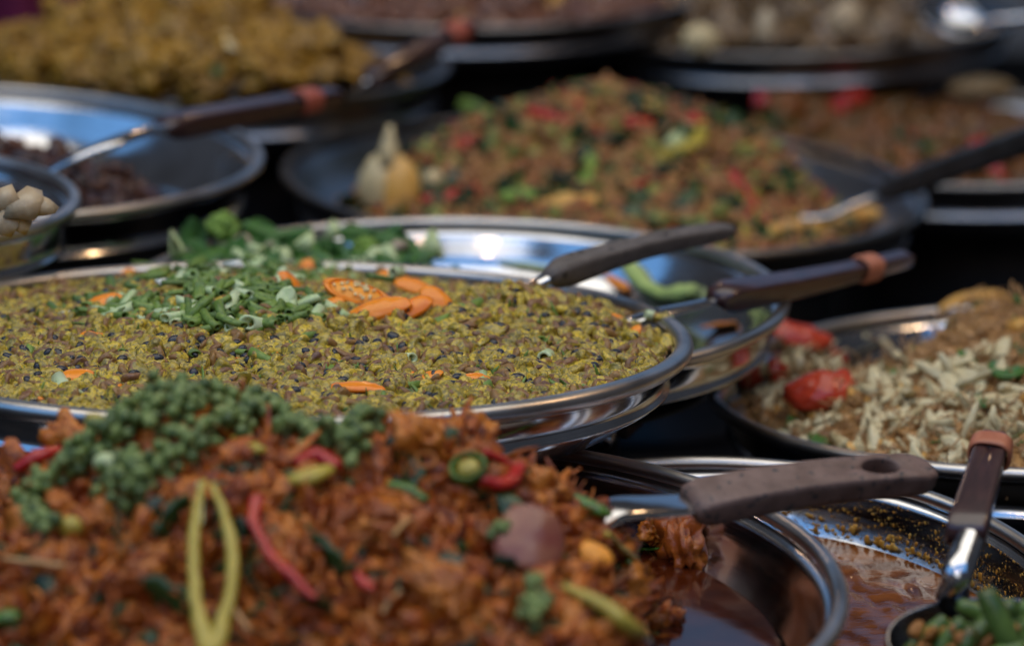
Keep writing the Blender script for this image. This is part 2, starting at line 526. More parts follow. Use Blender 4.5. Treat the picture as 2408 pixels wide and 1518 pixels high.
# ------------------------------------------------------------------ utensils
def handle_geo(L, wf, tf, bend=None, hole=None, n=96, seg=5, rnd_=0.35):
    """flat handle along +x: wf(t) half width, tf(t) half thickness, hole = (x, rx, ry)"""
    # outline
    hx, hrx, hry = hole if hole else (L * 0.8, 0.0004, 0.0004)
    ts = []
    top = [(L * (0.5 - 0.5 * math.cos(math.pi * i / (n // 2 - 1)))) for i in range(n // 2)]
    outl = [(x, wf(x / L)) for x in top] + [(x, -wf(x / L)) for x in reversed(top)]
    outl = np.array(outl)
    ang = np.arctan2(outl[:, 1], outl[:, 0] - hx)
    hol = np.stack([hx + hrx * np.cos(ang), hry * np.sin(ang)], 1)
    m = len(outl)
    rings = []
    def zt(x): return tf(np.clip(x / L, 0, 1))
    # from hole top to outer top, round the edge, back underneath
    fr = [0.0, 0.08, 0.45, 0.80]
    secs = []
    for f in fr: secs.append((f, 1.0))
    for k in range(1, seg): 
        a = k / seg * math.pi
        secs.append((1 - 0.20 * (1 - math.sin(a)) ** 1.0 if False else 0.80 + 0.20 * math.sin(a) ** 0.6, math.copysign(abs(math.cos(a)) ** 0.6, math.cos(a))))
    for f in reversed(fr): secs.append((f, -1.0))
    V = []
    for f, zz in secs:
        p = hol + (outl - hol) * f
        zdrop = 0.82 if f < 0.02 else 1.0
        V.append(np.column_stack([p, zt(p[:, 0]) * zz * zdrop]))
    K = len(secs); V = np.concatenate(V)
    k, j = np.meshgrid(np.arange(K), np.arange(m), indexing='ij'); k = k.ravel(); j = j.ravel()
    k2 = (k + 1) % K; j2 = (j + 1) % m
    T = quads(np.stack([k * m + j, k2 * m + j, k2 * m + j2, k * m + j2], 1))
    if bend is not None: V[:, 2] += bend(V[:, 0] / L)
    return V, T, np.zeros(len(T), int)

def frame(p0, p1, n):
    x = (p1 - p0).normalized(); n = (n - x * n.dot(x)).normalized(); y = n.cross(x)
    return Matrix((x, y, n)).transposed()

def wpath(pts, root):
    """world points -> root local, smoothed"""
    inv = root.matrix_basis.inverted()
    A = np.array([(inv @ Vector(p))[:] for p in pts])
    return smooth(A)

def smooth(A, k=5):
    A = np.asarray(A, float)
    if len(A) < 3: 
        t = np.linspace(0, 1, k + 1)[:, None]; return A[0] * (1 - t) + A[1] * t
    B = np.concatenate([[2 * A[0] - A[1]], A, [2 * A[-1] - A[-2]]])
    out = []
    for i in range(1, len(B) - 2):
        for t in np.arange(k) / k:
            p0, p1, p2, p3 = B[i - 1], B[i], B[i + 1], B[i + 2]
            out.append(0.5 * ((2 * p1) + (-p0 + p2) * t + (2 * p0 - 5 * p1 + 4 * p2 - p3) * t * t + (-p0 + 3 * p1 - 3 * p2 + p3) * t ** 3))
    out.append(A[-1]); return np.array(out)

def utensil(name, label, cat, p0, p1, facing, wf, tf, mat, shank, shank_r, flat=1.0, hole=None, bend=None, band=None, bandmat=None, bandw=0.004, shank_mat=None, group=None):
    M = frame(p0, p1, facing); L = (p1 - p0).length
    root = ob(name, None, loc=p0, quat=M.to_quaternion()); root.empty_display_size = 0.03
    tag(root, label, cat, group)
    bpy.context.view_layer.update()
    h = ob('handle', mesh('handle', handle_geo(L, wf, tf, bend, hole), [mat]), root)
    if shank:
        A = wpath(shank, root)
        rr = np.interp(np.linspace(0, 1, len(A)), np.linspace(0, 1, len(shank_r)), shank_r)
        ob('shank', mesh('shank', tube(A, rr, 14, flat), [shank_mat or STEEL]), root)
    if band:
        for b in band:
            w = wf(b) + 0.0018; t = tf(b) + 0.0018; zb = bend(b) if bend else 0
            def f(u, v):
                a = u * 2 * np.pi; c = v * 2 * np.pi
                rx = 1 + 0.0
                y = np.sign(np.cos(a)) * np.abs(np.cos(a)) ** 0.7 * (w + 0.0012 * np.cos(c))
                z = np.sign(np.sin(a)) * np.abs(np.sin(a)) ** 0.7 * (t + 0.0012 * np.cos(c)) + zb
                x = b * L + bandw * np.sin(c)
                return np.stack([x + 0 * a, y, z], -1)
            ob('rubber_band', mesh('rubber_band', grid(f, 32, 10, True, True), [bandmat]), root)
    return root

# ------------------------------------------------------------------ the setting
TABLE = rough_mat('dark_table', (0.006, 0.006, 0.008), (0.018, 0.016, 0.015), 0.85, 14, 0.2)
TABLE.node_tree.nodes['Principled BSDF'].inputs['Specular IOR Level'].default_value = 0.15
def slab(name, x0, x1, y0, y1, z0, z1, mat, label, cat, kind=None):
    V = np.array([(x, y, z) for x in (x0, x1) for y in (y0, y1) for z in (z0, z1)], float)
    Q = [(0, 1, 3, 2), (4, 6, 7, 5), (0, 4, 5, 1), (2, 3, 7, 6), (0, 2, 6, 4), (1, 5, 7, 3)]
    o = ob(name, mesh(name, (V, quads(Q), np.zeros(12, int)), [mat], False))
    if kind: o['kind'] = kind
    if label: tag(o, label, cat)
    return o
slab('stall_table', -1.6, 1.6, 0.6, 4.2, -0.13, -0.075, TABLE, 'dark stall table top showing black in the gaps between the steel pans', 'table')
o = slab('ground', -12, 12, -6, 14, -0.9, -0.85, TABLE, None, None, 'structure')

# supports that carry the raised pans
DARKTIN = rough_mat('dark_tin', (0.012, 0.011, 0.012), (0.035, 0.028, 0.026), 0.5, 20, 0.3)
def stand(pan, label, rr=0.6):
    z0 = -0.075; zt = pan.c.z - pan.depth - 0.004 - 0.25 * pan.r * math.sqrt(max(0, 1 - pan.n.z ** 2))
    h = zt - z0
    if h < 0.01: return
    R = pan.r * rr
    prof = [(1e-4, 0), (R * 1.04, 0), (R * 1.05, 0.004), (R, 0.010), (R, h - 0.008), (R * 1.03, h - 0.004), (R * 1.02, h), (1e-4, h)]
    o = ob('cooking_pot', mesh('cooking_pot', lathe(prof, 64), [DARKTIN]), loc=(pan.c.x, pan.c.y, z0))
    tag(o, label, 'pot', 'upturned dark pots that raise the serving pans')

# ------------------------------------------------------------------ the eleven pans
pA = Pan('serving_pan', 650, 790, 980, 187, 0.240, 0, 0.040, 'large round steel pan in the middle, filled level with olive yellow shellfish stir fry', base=0.78, rim=0.0055)
pB = Pan('serving_pan', 1062, 690, 793, 190, 0.217, 0, 0.046, 'mostly empty steel pan of green vegetables, tucked behind the olive yellow stir fry')
pG = Pan('serving_pan', 890, 1358, 1100, 378, 0.225, 0, 0.046, 'nearest steel pan, heaped with orange shredded curry and green peppercorns', base=0.74)
pL = Pan('serving_pan', 1650, 1440, 900, 402, 0.200, 0, 0.042, 'sauce splashed steel pan with green beans in the bottom right corner', base=0.80, mat=STEEL)
pK = Pan('serving_pan', 2510, 895, 850, 200, 0.235, 0, 0.050, 'steel pan of glass noodles with tomato wedges at the right edge')
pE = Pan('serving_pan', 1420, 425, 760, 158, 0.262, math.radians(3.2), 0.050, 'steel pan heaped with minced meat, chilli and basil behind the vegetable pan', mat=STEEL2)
pD = Pan('serving_pan', -180, 345, 800, 159, 0.252, 0, 0.055, 'steel pan of dark brown stew at the left, with a long handled spoon across it')
pH = Pan('serving_bowl', -375, 455, 560, 122, 0.155, 0, 0.050, 'small bright steel bowl of pale mushrooms cut by the left edge', rim=0.0045, group=None)
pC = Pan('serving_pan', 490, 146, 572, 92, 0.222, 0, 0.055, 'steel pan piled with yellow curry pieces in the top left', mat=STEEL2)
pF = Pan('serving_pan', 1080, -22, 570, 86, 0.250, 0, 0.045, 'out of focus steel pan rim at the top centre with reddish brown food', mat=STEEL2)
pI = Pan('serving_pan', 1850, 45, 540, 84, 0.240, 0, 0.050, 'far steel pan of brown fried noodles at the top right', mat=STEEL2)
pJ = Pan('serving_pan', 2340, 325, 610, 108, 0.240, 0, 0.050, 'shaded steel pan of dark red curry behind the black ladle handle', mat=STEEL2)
stand(pE, 'dark pot hidden under the minced meat pan', 0.5)
stand(pD, 'dark pot that raises the dark stew pan', 0.6)
stand(pC, 'dark pot that raises the yellow curry pan', 0.6)
stand(pF, 'dark pot that raises the pan at the top centre', 0.6)
stand(pI, 'dark pot that raises the fried noodle pan', 0.6)
stand(pJ, 'dark pot that raises the dark red curry pan', 0.6)
stand(pH, 'dark pot that raises the mushroom bowl', 0.5)
stand(pB, 'dark pot under the vegetable pan', 0.5)
stand(pK, 'dark pot under the glass noodle pan', 0.6)

# ------------------------------------------------------------------ food materials
M_CLAM = food('clam_flesh', [(.13, .075, .022), (.37, .265, .020), (.18, .15, .026), (.66, .46, .035), (.15, .12, .03), (.48, .34, .04), (.26, .19, .028), (.58, .38, .025)], 0.34, 1.0, 300, 0.5, 0.45, spread=1)
M_CLAMEDGE_GAP = food('clam_fringe_gap_shade', [(.16, .065, .04), (.28, .15, .04), (.10, .045, .04)], 0.35, 0.4, 300)
M_DARK = food('clam_dark', [(.012, .013, .018), (.03, .028, .03), (.016, .02, .035)], 0.25, 0.6, 200)
M_CHIVE = food('chive_green', [(.09, .155, .03), (.17, .26, .045), (.08, .14, .035), (.25, .36, .08)], 0.38, 0.25, 400, 0.25, 0.25, sss=0.0)
M_CHIVEPALE = food('chive_pale', [(.36, .50, .20), (.55, .62, .36), (.25, .42, .12)], 0.35, 0.3, 300, 0.2, 0.3, sss=0.0)
M_WHITE = food('onion_white', [(.72, .74, .62), (.80, .80, .72)], 0.35, 0.3, 300, 0.3, 0.3)
M_ORANGE = food('orange_chilli', [(.85, .22, .015), (.90, .28, .02), (.80, .17, .012)], 0.26, 0.5, 90, 0.12, 0.5, sss=0.1)
M_ORANGEIN = food('orange_chilli_inside', [(.90, .38, .04), (.85, .30, .03)], 0.4, 0.3, 200, 0.3, 0.5)
M_SEED = food('pepper_seed', [(.80, .66, .36), (.72, .55, .26)], 0.4, 0.3, 300, 0.3)
M_SHRED = food('orange_shreds', [(.07, .014, .005), (.44, .105, .010), (.18, .034, .007), (.52, .155, .015), (.31, .060, .008), (.10, .018, .006), (.45, .11, .010)], 0.42, 0.45, 110, 0.7, 0.45)  # darkest stops are browned bits, and painted shade for gaps between shreds
M_CHUNK = food('orange_chunk', [(.45, .115, .012), (.26, .055, .008), (.54, .18, .022), (.38, .088, .010)], 0.40, 0.45, 90, 0.8, 0.5)
M_HERB = food('dark_herb', [(.012, .035, .010), (.03, .07, .015), (.015, .025, .015), (.05, .10, .02)], 0.3, 0.5, 150, 0.4)
M_BERRY = food('peppercorn_green', [(.09, .145, .035), (.17, .23, .06), (.05, .085, .028), (.24, .30, .09), (.12, .18, .045)], 0.36, 0.22, 250, 0.25, 0.3)
M_STEM = food('stem_green', [(.14, .18, .06), (.22, .20, .08)], 0.5, 0.1, 200)
M_REDCH = food('red_chilli', [(.50, .028, .016), (.36, .015, .014), (.58, .05, .02)], 0.22, 0.7, 80, 0.1, 0.5)
M_YELCH = food('yellow_chilli', [(.33, .26, .028), (.46, .35, .05), (.24, .20, .03)], 0.25, 0.6, 80, 0.12, 0.5)
M_GRNCH = food('green_chilli', [(.035, .10, .012), (.10, .20, .03), (.02, .06, .012)], 0.18, 0.8, 80, 0.12, 0.6)
M_MINCE = food('mince_brown', [(.22, .075, .025), (.36, .14, .045), (.12, .05, .018), (.44, .20, .07), (.24, .15, .035), (.34, .10, .03)], 0.42, 0.3, 150, 0.6, 0.4)
M_YCURRY = food('yellow_curry', [(.28, .145, .016), (.42, .22, .026), (.18, .09, .014), (.46, .27, .05)], 0.38, 0.35, 60, 0.6, 0.6)
M_STEW = food('dark_stew', [(.04, .015, .010), (.075, .026, .014), (.022, .012, .010), (.12, .04, .018)], 0.3, 0.5, 90, 0.6)
M_NOODLE = food('glass_noodle', [(.38, .19, .065), (.48, .27, .10), (.28, .14, .05), (.54, .33, .14)], 0.32, 0.45, 120, 0.4, 0.3)
M_SPROUT = food('bean_sprout', [(.50, .40, .20), (.66, .57, .34), (.42, .33, .16)], 0.35, 0.35, 120, 0.2, 0.3)
M_TOMATO = food('tomato_skin', [(.38, .028, .012), (.46, .05, .018), (.28, .018, .01)], 0.25, 0.5, 60, 0.08, 0.6)
M_FRY = food('fried_noodle', [(.13, .07, .025), (.21, .12, .045), (.08, .045, .016), (.27, .18, .09)], 0.35, 2.0, 90, 0.5)
M_REDFOOD = food('red_brown_food', [(.14, .055, .030), (.21, .085, .042), (.09, .035, .02)], 0.4, 2.0, 90, 0.5)
M_DCURRY = food('dark_red_curry', [(.13, .05, .012), (.20, .07, .015), (.08, .045, .012), (.24, .11, .02)], 0.3, 0.5, 90, 0.5)
M_LEAF = food('leaf_green', [(.035, .095, .018), (.07, .17, .03), (.03, .07, .03)], 0.38, 0.3, 70, 0.4, 0.5)
M_BROC = food('broccoli_green', [(.16, .27, .045), (.22, .34, .06), (.11, .20, .035)], 0.5, 0.15, 220, 0.6, 0.5)
M_PALEGRN = food('pale_stalk', [(.42, .50, .22), (.52, .58, .32)], 0.38, 0.3, 90, 0.2, 0.5)
M_PINK = food('cooked_meat', [(.40, .30, .22), (.33, .25, .18)], 0.4, 0.3, 90, 0.4, 0.5)
M_WEDGE = food('golden_wedge', [(.72, .40, .10), (.66, .34, .07)], 0.35, 0.4, 60, 0.3, 0.5)
M_OLIVE = food('olive_veg', [(.16, .19, .04), (.26, .25, .06), (.09, .14, .03)], 0.4, 0.3, 80, 0.3)
M_LETT = food('pale_leaf', [(.20, .34, .06), (.38, .48, .15), (.28, .40, .09)], 0.45, 0.3, 60, 0.5, 0.6)
M_FARTAN = food('fried_tan', [(.24, .16, .07), (.19, .12, .05)], 0.5, 0.2, 50, 0.3)
M_CREAM = food('cream_bulb', [(.66, .54, .30), (.58, .44, .22)], 0.4, 0.3, 50, 0.3, 0.6)
M_MUSH = food('mushroom', [(.58, .48, .32), (.42, .30, .17), (.66, .58, .42)], 0.4, 0.3, 80, 0.4, 0.4)
M_BEAN = food('green_bean', [(.075, .135, .028), (.12, .19, .04), (.055, .10, .022), (.13, .085, .025)], 0.25, 0.6, 110, 0.4, 0.5)
M_PASTE = food('curry_paste', [(.28, .10, .025), (.36, .15, .03), (.20, .07, .02)], 0.4, 0.4, 150, 0.8, 0.5)
M_SPECK = food('dried_splash', [(.62, .33, .05), (.50, .22, .03), (.66, .45, .10)], 0.4, 0.3, 200, 0.4)
M_OIL = liquid('red_oil', (.034, .005, .002), (.065, .013, .003), 0.10, 0.25, 40)
M_OIL2 = liquid('curry_oil', (.075, .018, .005), (.20, .060, .012), 0.07, 0.6, 45)

# ------------------------------------------------------------------ piece shapes
def clam(seed):
    V, T, M = ico(3)
    x, y, z = V.T
    r2 = np.hypot(x, y)
    th = np.arctan2(y, x)
    rr = 1 + 0.06 * np.sin(2 * th + seed) + 0.04 * np.sin(3 * th + seed * 2)
    gro = 0.24 * np.exp(-((r2 - 0.66) / 0.12) ** 2)
    zz = z * (0.62 - gro) + 0.16 * np.exp(-(r2 / 0.4) ** 2) * (z > 0)
    X = x * rr * 1.25; Y = y * rr * 0.92
    zz = zz + (0.12 + 0.12 * math.sin(seed)) * X * X - 0.10 * Y * Y - 0.1
    B = np.stack([X, Y, zz], 1) * 0.0044
    B += 0.00045 * np.stack([fbm(V * 2.3 + seed, 2), fbm(V * 2.3 + seed + 9, 2), fbm(V * 2.3 + seed + 19, 2)], 1)
    # fringe: the faces round the edge take the brownish mantle
    c = B[T].mean(1); fr = np.hypot(*(V[T].mean(1)[:, :2].T))
    an = np.arctan2(V[T].mean(1)[:, 1], V[T].mean(1)[:, 0])
    MI = np.where((fr > 0.80) & (np.sin(an * 1.0 + seed) > 0.2), 1, 0)
    parts = [(B, T, MI)]
    if seed % 3 != 2:
        D, T2, M2 = ico(2)
        D = D * np.array([0.0024, 0.0017, 0.0014]) * (0.9 + 0.3 * (seed % 2)) + np.array([0.0022 * math.cos(seed), 0.0016 * math.sin(seed), 0.0013])
        parts.append((D, T2, np.full(len(T2), 2)))
    return join(parts)
CLAMS = [clam(i) for i in range(8)]

def hull_bits(seed, s):
    return chunk(seed, 2, s, 0.35, 1.4)

def chive(seed, L, R, flat=1.0):
    rs = np.random.RandomState(seed)
    bendv = rs.uniform(-.05, .05) * L
    sk0, sk1 = rs.uniform(-.6, .6, 2) * R
    def f(u, v):
        # v: out end0, out end1, in end1, in end0
        a = u * 2 * np.pi
        k = np.round(v * 8).astype(int)
        xs = np.array([0, .33, .67, 1, 1, .67, .33, 0])[k % 8]
        rad = np.array([1, 1, 1, 1, .62, .62, .62, .62])[k % 8] * R
        x = (xs - .5) * L + np.where(xs < .5, sk0, sk1) * np.cos(a) * np.abs(2 * xs - 1)
        y = rad * np.cos(a) + bendv * (4 * (xs - .5) ** 2 - .5)
        z = rad * np.sin(a) * flat
        return np.stack([x, y, z], -1)
    return grid(f, 12, 8, True, True)
CH = [mesh('chive', mset(chive(i, 0.0120 + 0.0012 * (i % 6), 0.0019 + 0.00022 * (i % 4), (1, .85, .95, .55)[i % 4]), 0), [M_CHIVE]) for i in range(10)]
CHP = [mesh('chive', mset(chive(40 + i, 0.011 + 0.002 * i, 0.0026, .9), 0), [M_CHIVEPALE]) for i in range(4)]

def strip(L, w, t, curl, seed, n=12):
    x = np.linspace(-.5, .5, n)
    ph = seed * 1.7
    path = np.stack([x * L, curl * L * (x * 2) ** 2 * math.cos(ph) * .5, curl * L * (x * 2) ** 2 * abs(math.sin(ph)) * .5 + 0.1 * L * np.sin(x * 5 + ph)], 1)
    r = w * (1 - (np.abs(x) * 1.9) ** 3 * .85).clip(0.12, 1)
    return tube(path, r, 8, t / w)

# ================================================================== A: shellfish stir fry
def sp(l):  # pixel list on a pan plane -> control with constant local z
    return l
A_ctrl = []
pA.heap([], ring=-0.006, amp=0.0016, freq=90) if False else None
A_ctrl = flatc(pA, 0, [(500, 720, .016), (350, 720, .011), (650, 710, .016), (880, 740, .009), (600, 670, .013), (1000, 820, .001), (600, 850, .001), (300, 850, .001), (1230, 685, .018), (1300, 760, .004), (1450, 780, .000), (200, 720, .004), (50, 770, .001), (-200, 780, .000), (750, 660, .004), (440, 660, .008), (150, 820, .0), (1000, 720, .002), (1000, 690, -.003)])
pA.heap(A_ctrl, ring=-0.0055, amp=0.0018, freq=110, ring_r=0.93)
base = mset(pA.heap_mesh(260), 1)  # bed in the darker fringe colour, painting shade into gaps between pieces
pts = pA.pts(4700, edge=0.003)
G = pA.scatter(pts, CLAMS, 0.95, 1.80, 9, 0.0006)
bitlib = [mset(hull_bits(i, (0.0026, 0.0018, 0.0012)), (0, 1, 2)[i % 3]) for i in range(6)]
G2 = pA.scatter(pA.pts(5000, edge=0.003), bitlib, 0.5, 1.2, 9, -0.0008)
G3 = pA.scatter(pA.pts(1500, edge=.003), [mset(chunk(i, 2, (.0028, .0019, .0014), .2), 2) for i in range(3)], .6, 1.15, 9, -.0014)
G4 = pA.scatter(pA.pts(900, edge=.003), [mset(strip(.008 + .002 * i, .0011, .0006, .3, i, 6), 3) for i in range(4)], .6, 1.2, .5, -.0020)
G5 = pA.scatter(pA.pts(160, edge=.003), [mset(chunk(i, 2, (.0035, .0022, .0012), .3), 4) for i in range(3)], .5, 1.1, 9, -.0016)
pA.stuff('shellfish_stir_fry', join([base, G, G2, G3, G4, G5]), [M_CLAM, M_CLAMEDGE_GAP, M_DARK, M_CHIVE, M_ORANGE], 'bed of tiny olive yellow shellfish with black bits filling the middle pan', 'shellfish stir fry')
# the 300 shellfish that show largest, one by one
clam_me = [mesh('clam_meat', g, [M_CLAM, M_CLAMEDGE_GAP, M_DARK]) for g in CLAMS]
k = 0
while k < 300:
    px = rnd.uniform(0, 1600); py = rnd.uniform(810, 950) if k % 3 else rnd.uniform(740, 840)
    if (px - 650) ** 2 / 930 ** 2 + (py - 790) ** 2 / 158 ** 2 > 1: continue
    if k % 3 == 0 and px < 800 and py < 800: continue
    w, nn = pA.hit(px, py, 0.0022)
    o = ob('clam_meat', clam_me[k % 8], loc=w, quat=lieq(0.5, nn), scale=rnd.uniform(1.15, 1.75))
    tag(o, 'tiny olive yellow shellfish with a dark belly lying on top of the stir fry', 'shellfish', 'tiny shellfish on the surface of the stir fry'); k += 1

# spring onion pile
_used = set()
def where(what, px, py, LM, strict=False):
    """a label from the nearest landmarks"""
    c = sorted(LM, key=lambda m: (m[0] - px) ** 2 + ((m[1] - py) * 1.6) ** 2)
    def rel(m):
        dx, dy = px - m[0], (py - m[1]) * 1.6
        if abs(dx) > abs(dy): return ('right of ' if dx > 0 else 'left of ') + m[2]
        return ('in front of ' if dy > 0 else 'behind ') + m[2]
    cand = [what + ' ' + rel(m) for m in c[:3]] + [what + ' ' + rel(c[i]) + ' and ' + rel(c[j]) for i, j in ((0, 1), (0, 2), (1, 2), (0, 3), (1, 3), (2, 3), (0, 4), (1, 4)) if j < len(c)]
    for t in cand:
        if t not in _used and len(t.split()) <= 16: _used.add(t); return t
    return None if strict else cand[0]
LM_A = [(650, 615, 'the back rim'), (1600, 790, 'the right rim'), (500, 700, 'the spring onion pile'), (885, 710, 'the halved chilli'), (1030, 720, 'the pointed chilli slice'), (838, 922, 'the curved front chilli strip'), (1000, 905, 'the bent chilli strip'), (1125, 903, 'the right front chilli strip'), (1285, 848, 'the cut leek piece'), (190, 898, 'the flat orange red piece'), (235, 722, 'the leftmost chilli slice'), (0, 800, 'the left picture edge'), (1300, 650, 'the grey spatula handle'), (610, 832, 'the tiny front chilli chip'), (1492, 792, 'the tiny right chilli chip'), (220, 803, 'the amber chilli slice'), (420, 940, 'the top peppercorns'), (300, 647, 'the back left chilli slice')]
def inpoly(x, y, poly):
    c = False; j = len(poly) - 1
    for i in range(len(poly)):
        if (poly[i][1] > y) != (poly[j][1] > y) and x < (poly[j][0] - poly[i][0]) * (y - poly[i][1]) / (poly[j][1] - poly[i][1]) + poly[i][0]: c = not c
        j = i
    return c
POLY = [(185, 745), (240, 700), (300, 672), (380, 655), (460, 640), (560, 628), (640, 622), (740, 640), (800, 655), (790, 700), (770, 740), (730, 765), (640, 785), (560, 795), (470, 785), (390, 770), (290, 770)]
n = 0
while n < 300:
    px, py = rnd.uniform(180, 810), rnd.uniform(618, 800)
    if not inpoly(px, py, POLY): continue
    edge = min(1, abs(px - 490) / 300)
    w, nn = pA.hit(px, py, 0.0022 + rnd.random() ** 1.3 * 0.0075 * (1 - 0.75 * edge))
    pale = n % 7 == 0
    o = ob('chive', (CHP if pale else CH)[n % (4 if pale else 10)], loc=w, quat=lieq(0.20, nn), scale=rnd.uniform(1.05, 1.4))
    if pale: tag(o, 'pale whitish green cut tube in the spring onion pile', 'spring onion', 'pale cut spring onion in the pile')
    else: tag(o, 'green cut spring onion tube in the pile on the stir fry', 'spring onion', 'green cut spring onion in the pile')
    n += 1
for i, (px, py, pale, sc) in enumerate([(130, 740, 0, 1.5), (10, 790, 0, 1.5), (160, 815, 0, 1.2), (440, 830, 0, 1.3), (635, 860, 0, 1.5), (770, 885, 0, 1.2), (850, 775, 0, 1.2), (1005, 800, 0, 1.3), (1020, 770, 0, 1.5), (1090, 730, 0, 1.6), (1060, 800, 0, 1.0), (1250, 815, 0, 1.4), (820, 640, 0, 1.1), (345, 630, 0, 1.1), (1050, 690, 0, 1.1), (940, 918, 0, 1.2), (1130, 925, 0, 1.3), (1440, 862, 0, 1.0), (900, 950, 0, 1.0), (295, 835, 0, 1.1), (560, 838, 0, 1.0), (1180, 895, 0, 1.0), (980, 945, 0, 1.2), (60, 850, 0, 1.0), (700, 822, 0, 1.0), (310, 700, 0, 1.4), (720, 800, 0, 1.1),
                                  (625, 778, 1, 1.9), (1285, 848, 1, 1.7), (945, 852, 1, 1.3), (1545, 755, 1, 1.4), (155, 925, 1, 1.9), (1130, 905, 1, 1.4), (790, 742, 1, 1.4), (935, 688, 2, 1.5), (885, 700, 3, 1.0)]):
    w, nn = pA.hit(px, py, 0.0025 if pale < 2 else 0.013)
    o = ob('chive', (CHP if pale in (1, 2) else CH)[i % (4 if pale in (1, 2) else 10)], loc=w, quat=lieq(0.25, nn), scale=sc)
    if pale == 2: tag(o, 'fat pale spring onion tube lying on the orange chilli slices', 'spring onion')
    elif pale == 3: tag(o, 'green spring onion tube lying across the seedy cut face of the chilli half', 'spring onion')
    elif pale: tag(o, where('fat pale spring onion piece', px, py, LM_A), 'spring onion', 'pale spring onion pieces strewn on the stir fry')
    else: tag(o, where('green spring onion piece', px, py, LM_A), 'spring onion', 'green spring onion pieces strewn on the stir fry')
for i, (px, py, s, lab) in enumerate([(552, 662, (.0075, .006, .0022), 'largest white flake of onion on the back of the spring onion pile'), (380, 690, (.0035, .003, .0012), 'small white flake of onion on the left half of the spring onion pile'), (158, 752, (.0038, .0022, .0012), 'small white flake of onion beside the left end of the spring onion pile'), (548, 788, (.0065, .0045, .0012), 'pale green flat leaf piece at the front edge of the spring onion pile'), (480, 755, (.0065, .006, .0016), 'folded pale green leaf piece leaning on the front of the spring onion pile'), (670, 728, (.006, .005, .0016), 'grey green leaf piece standing in the middle of the spring onion pile')]):
    w, nn = pA.hit(px, py, 0.008 if i in (0, 1, 5) else 0.004)
    nn = (nn + (CAM - w).normalized() * 0.6).normalized()
    g = chunk(i + 3, 3, s, 0.25, 1.2) if i > 2 else wedge(s[0] * 1.1, s[1] * 1.5, s[2]); g = (g[0] + np.stack([0 * g[0][:, 0], 0 * g[0][:, 0], 40 * g[0][:, 0] ** 2], 1), g[1], g[2])
    o = ob('onion_flake' if i < 3 else 'leaf_piece', mesh('flake', g, [M_WHITE if i < 3 else M_CHIVEPALE]), loc=w, quat=lieq(0.15, nn))
    tag(o, lab, 'onion' if i < 3 else 'leaf piece')

# orange chillies: half pepper with seeds, and thick slices
def at_frame(w, xdir, nn):
    x = xdir; n_ = (nn - x * nn.dot(x)).normalized(); x = x.normalized(); y = n_.cross(x)
    return Matrix((x, y, n_)).transposed().to_quaternion()
w, nn = pA.hit(838, 728, 0.012)
x = (RT * 1 - UP * 0.28 + FW * 0.15).normalized()
face = (UP * 0.72 - FW * 0.72 + RT * 0.1).normalized()
root = ob('chilli_half', None, loc=w, quat=at_frame(w, x, face)); root.empty_display_size = .01
tag(root, 'halved orange chilli with its seedy cut face up, beside the spring onion pile', 'chilli')
ob('flesh', mesh('flesh', shell(0.02, math.pi - .02, math.pi, 2 * math.pi, (.0165, .0080, .0085), 0.22, 20, 14), [M_ORANGE]), root)
root.scale = (1.25,) * 3
g = ico(3); v = g[0] * np.array([.0135, .0062, .0028]) - np.array([0, 0, .0022]); v[:, 2] += .0006 * fbm(g[0] * 3, 2)
ob('pith', mesh('pith', (v, g[1], g[2]), [M_ORANGEIN]), root)
sl = [chunk(i, 2, (.0011, .0009, .0005), .15) for i in range(3)]
sps = []
for i in range(26):
    a = rnd.uniform(0, 6.28); r = rnd.random() ** .5
    R3 = np.array(lieq(.5).to_matrix())
    V_, T_, M_ = sl[i % 3]
    sps.append((V_ @ R3.T + np.array([r * .0115 * math.cos(a), r * .0048 * math.sin(a), .0004 + .0005 * rnd.random()]), T_, M_))
ob('seeds', mesh('seeds', join(sps), [M_SEED]), root)
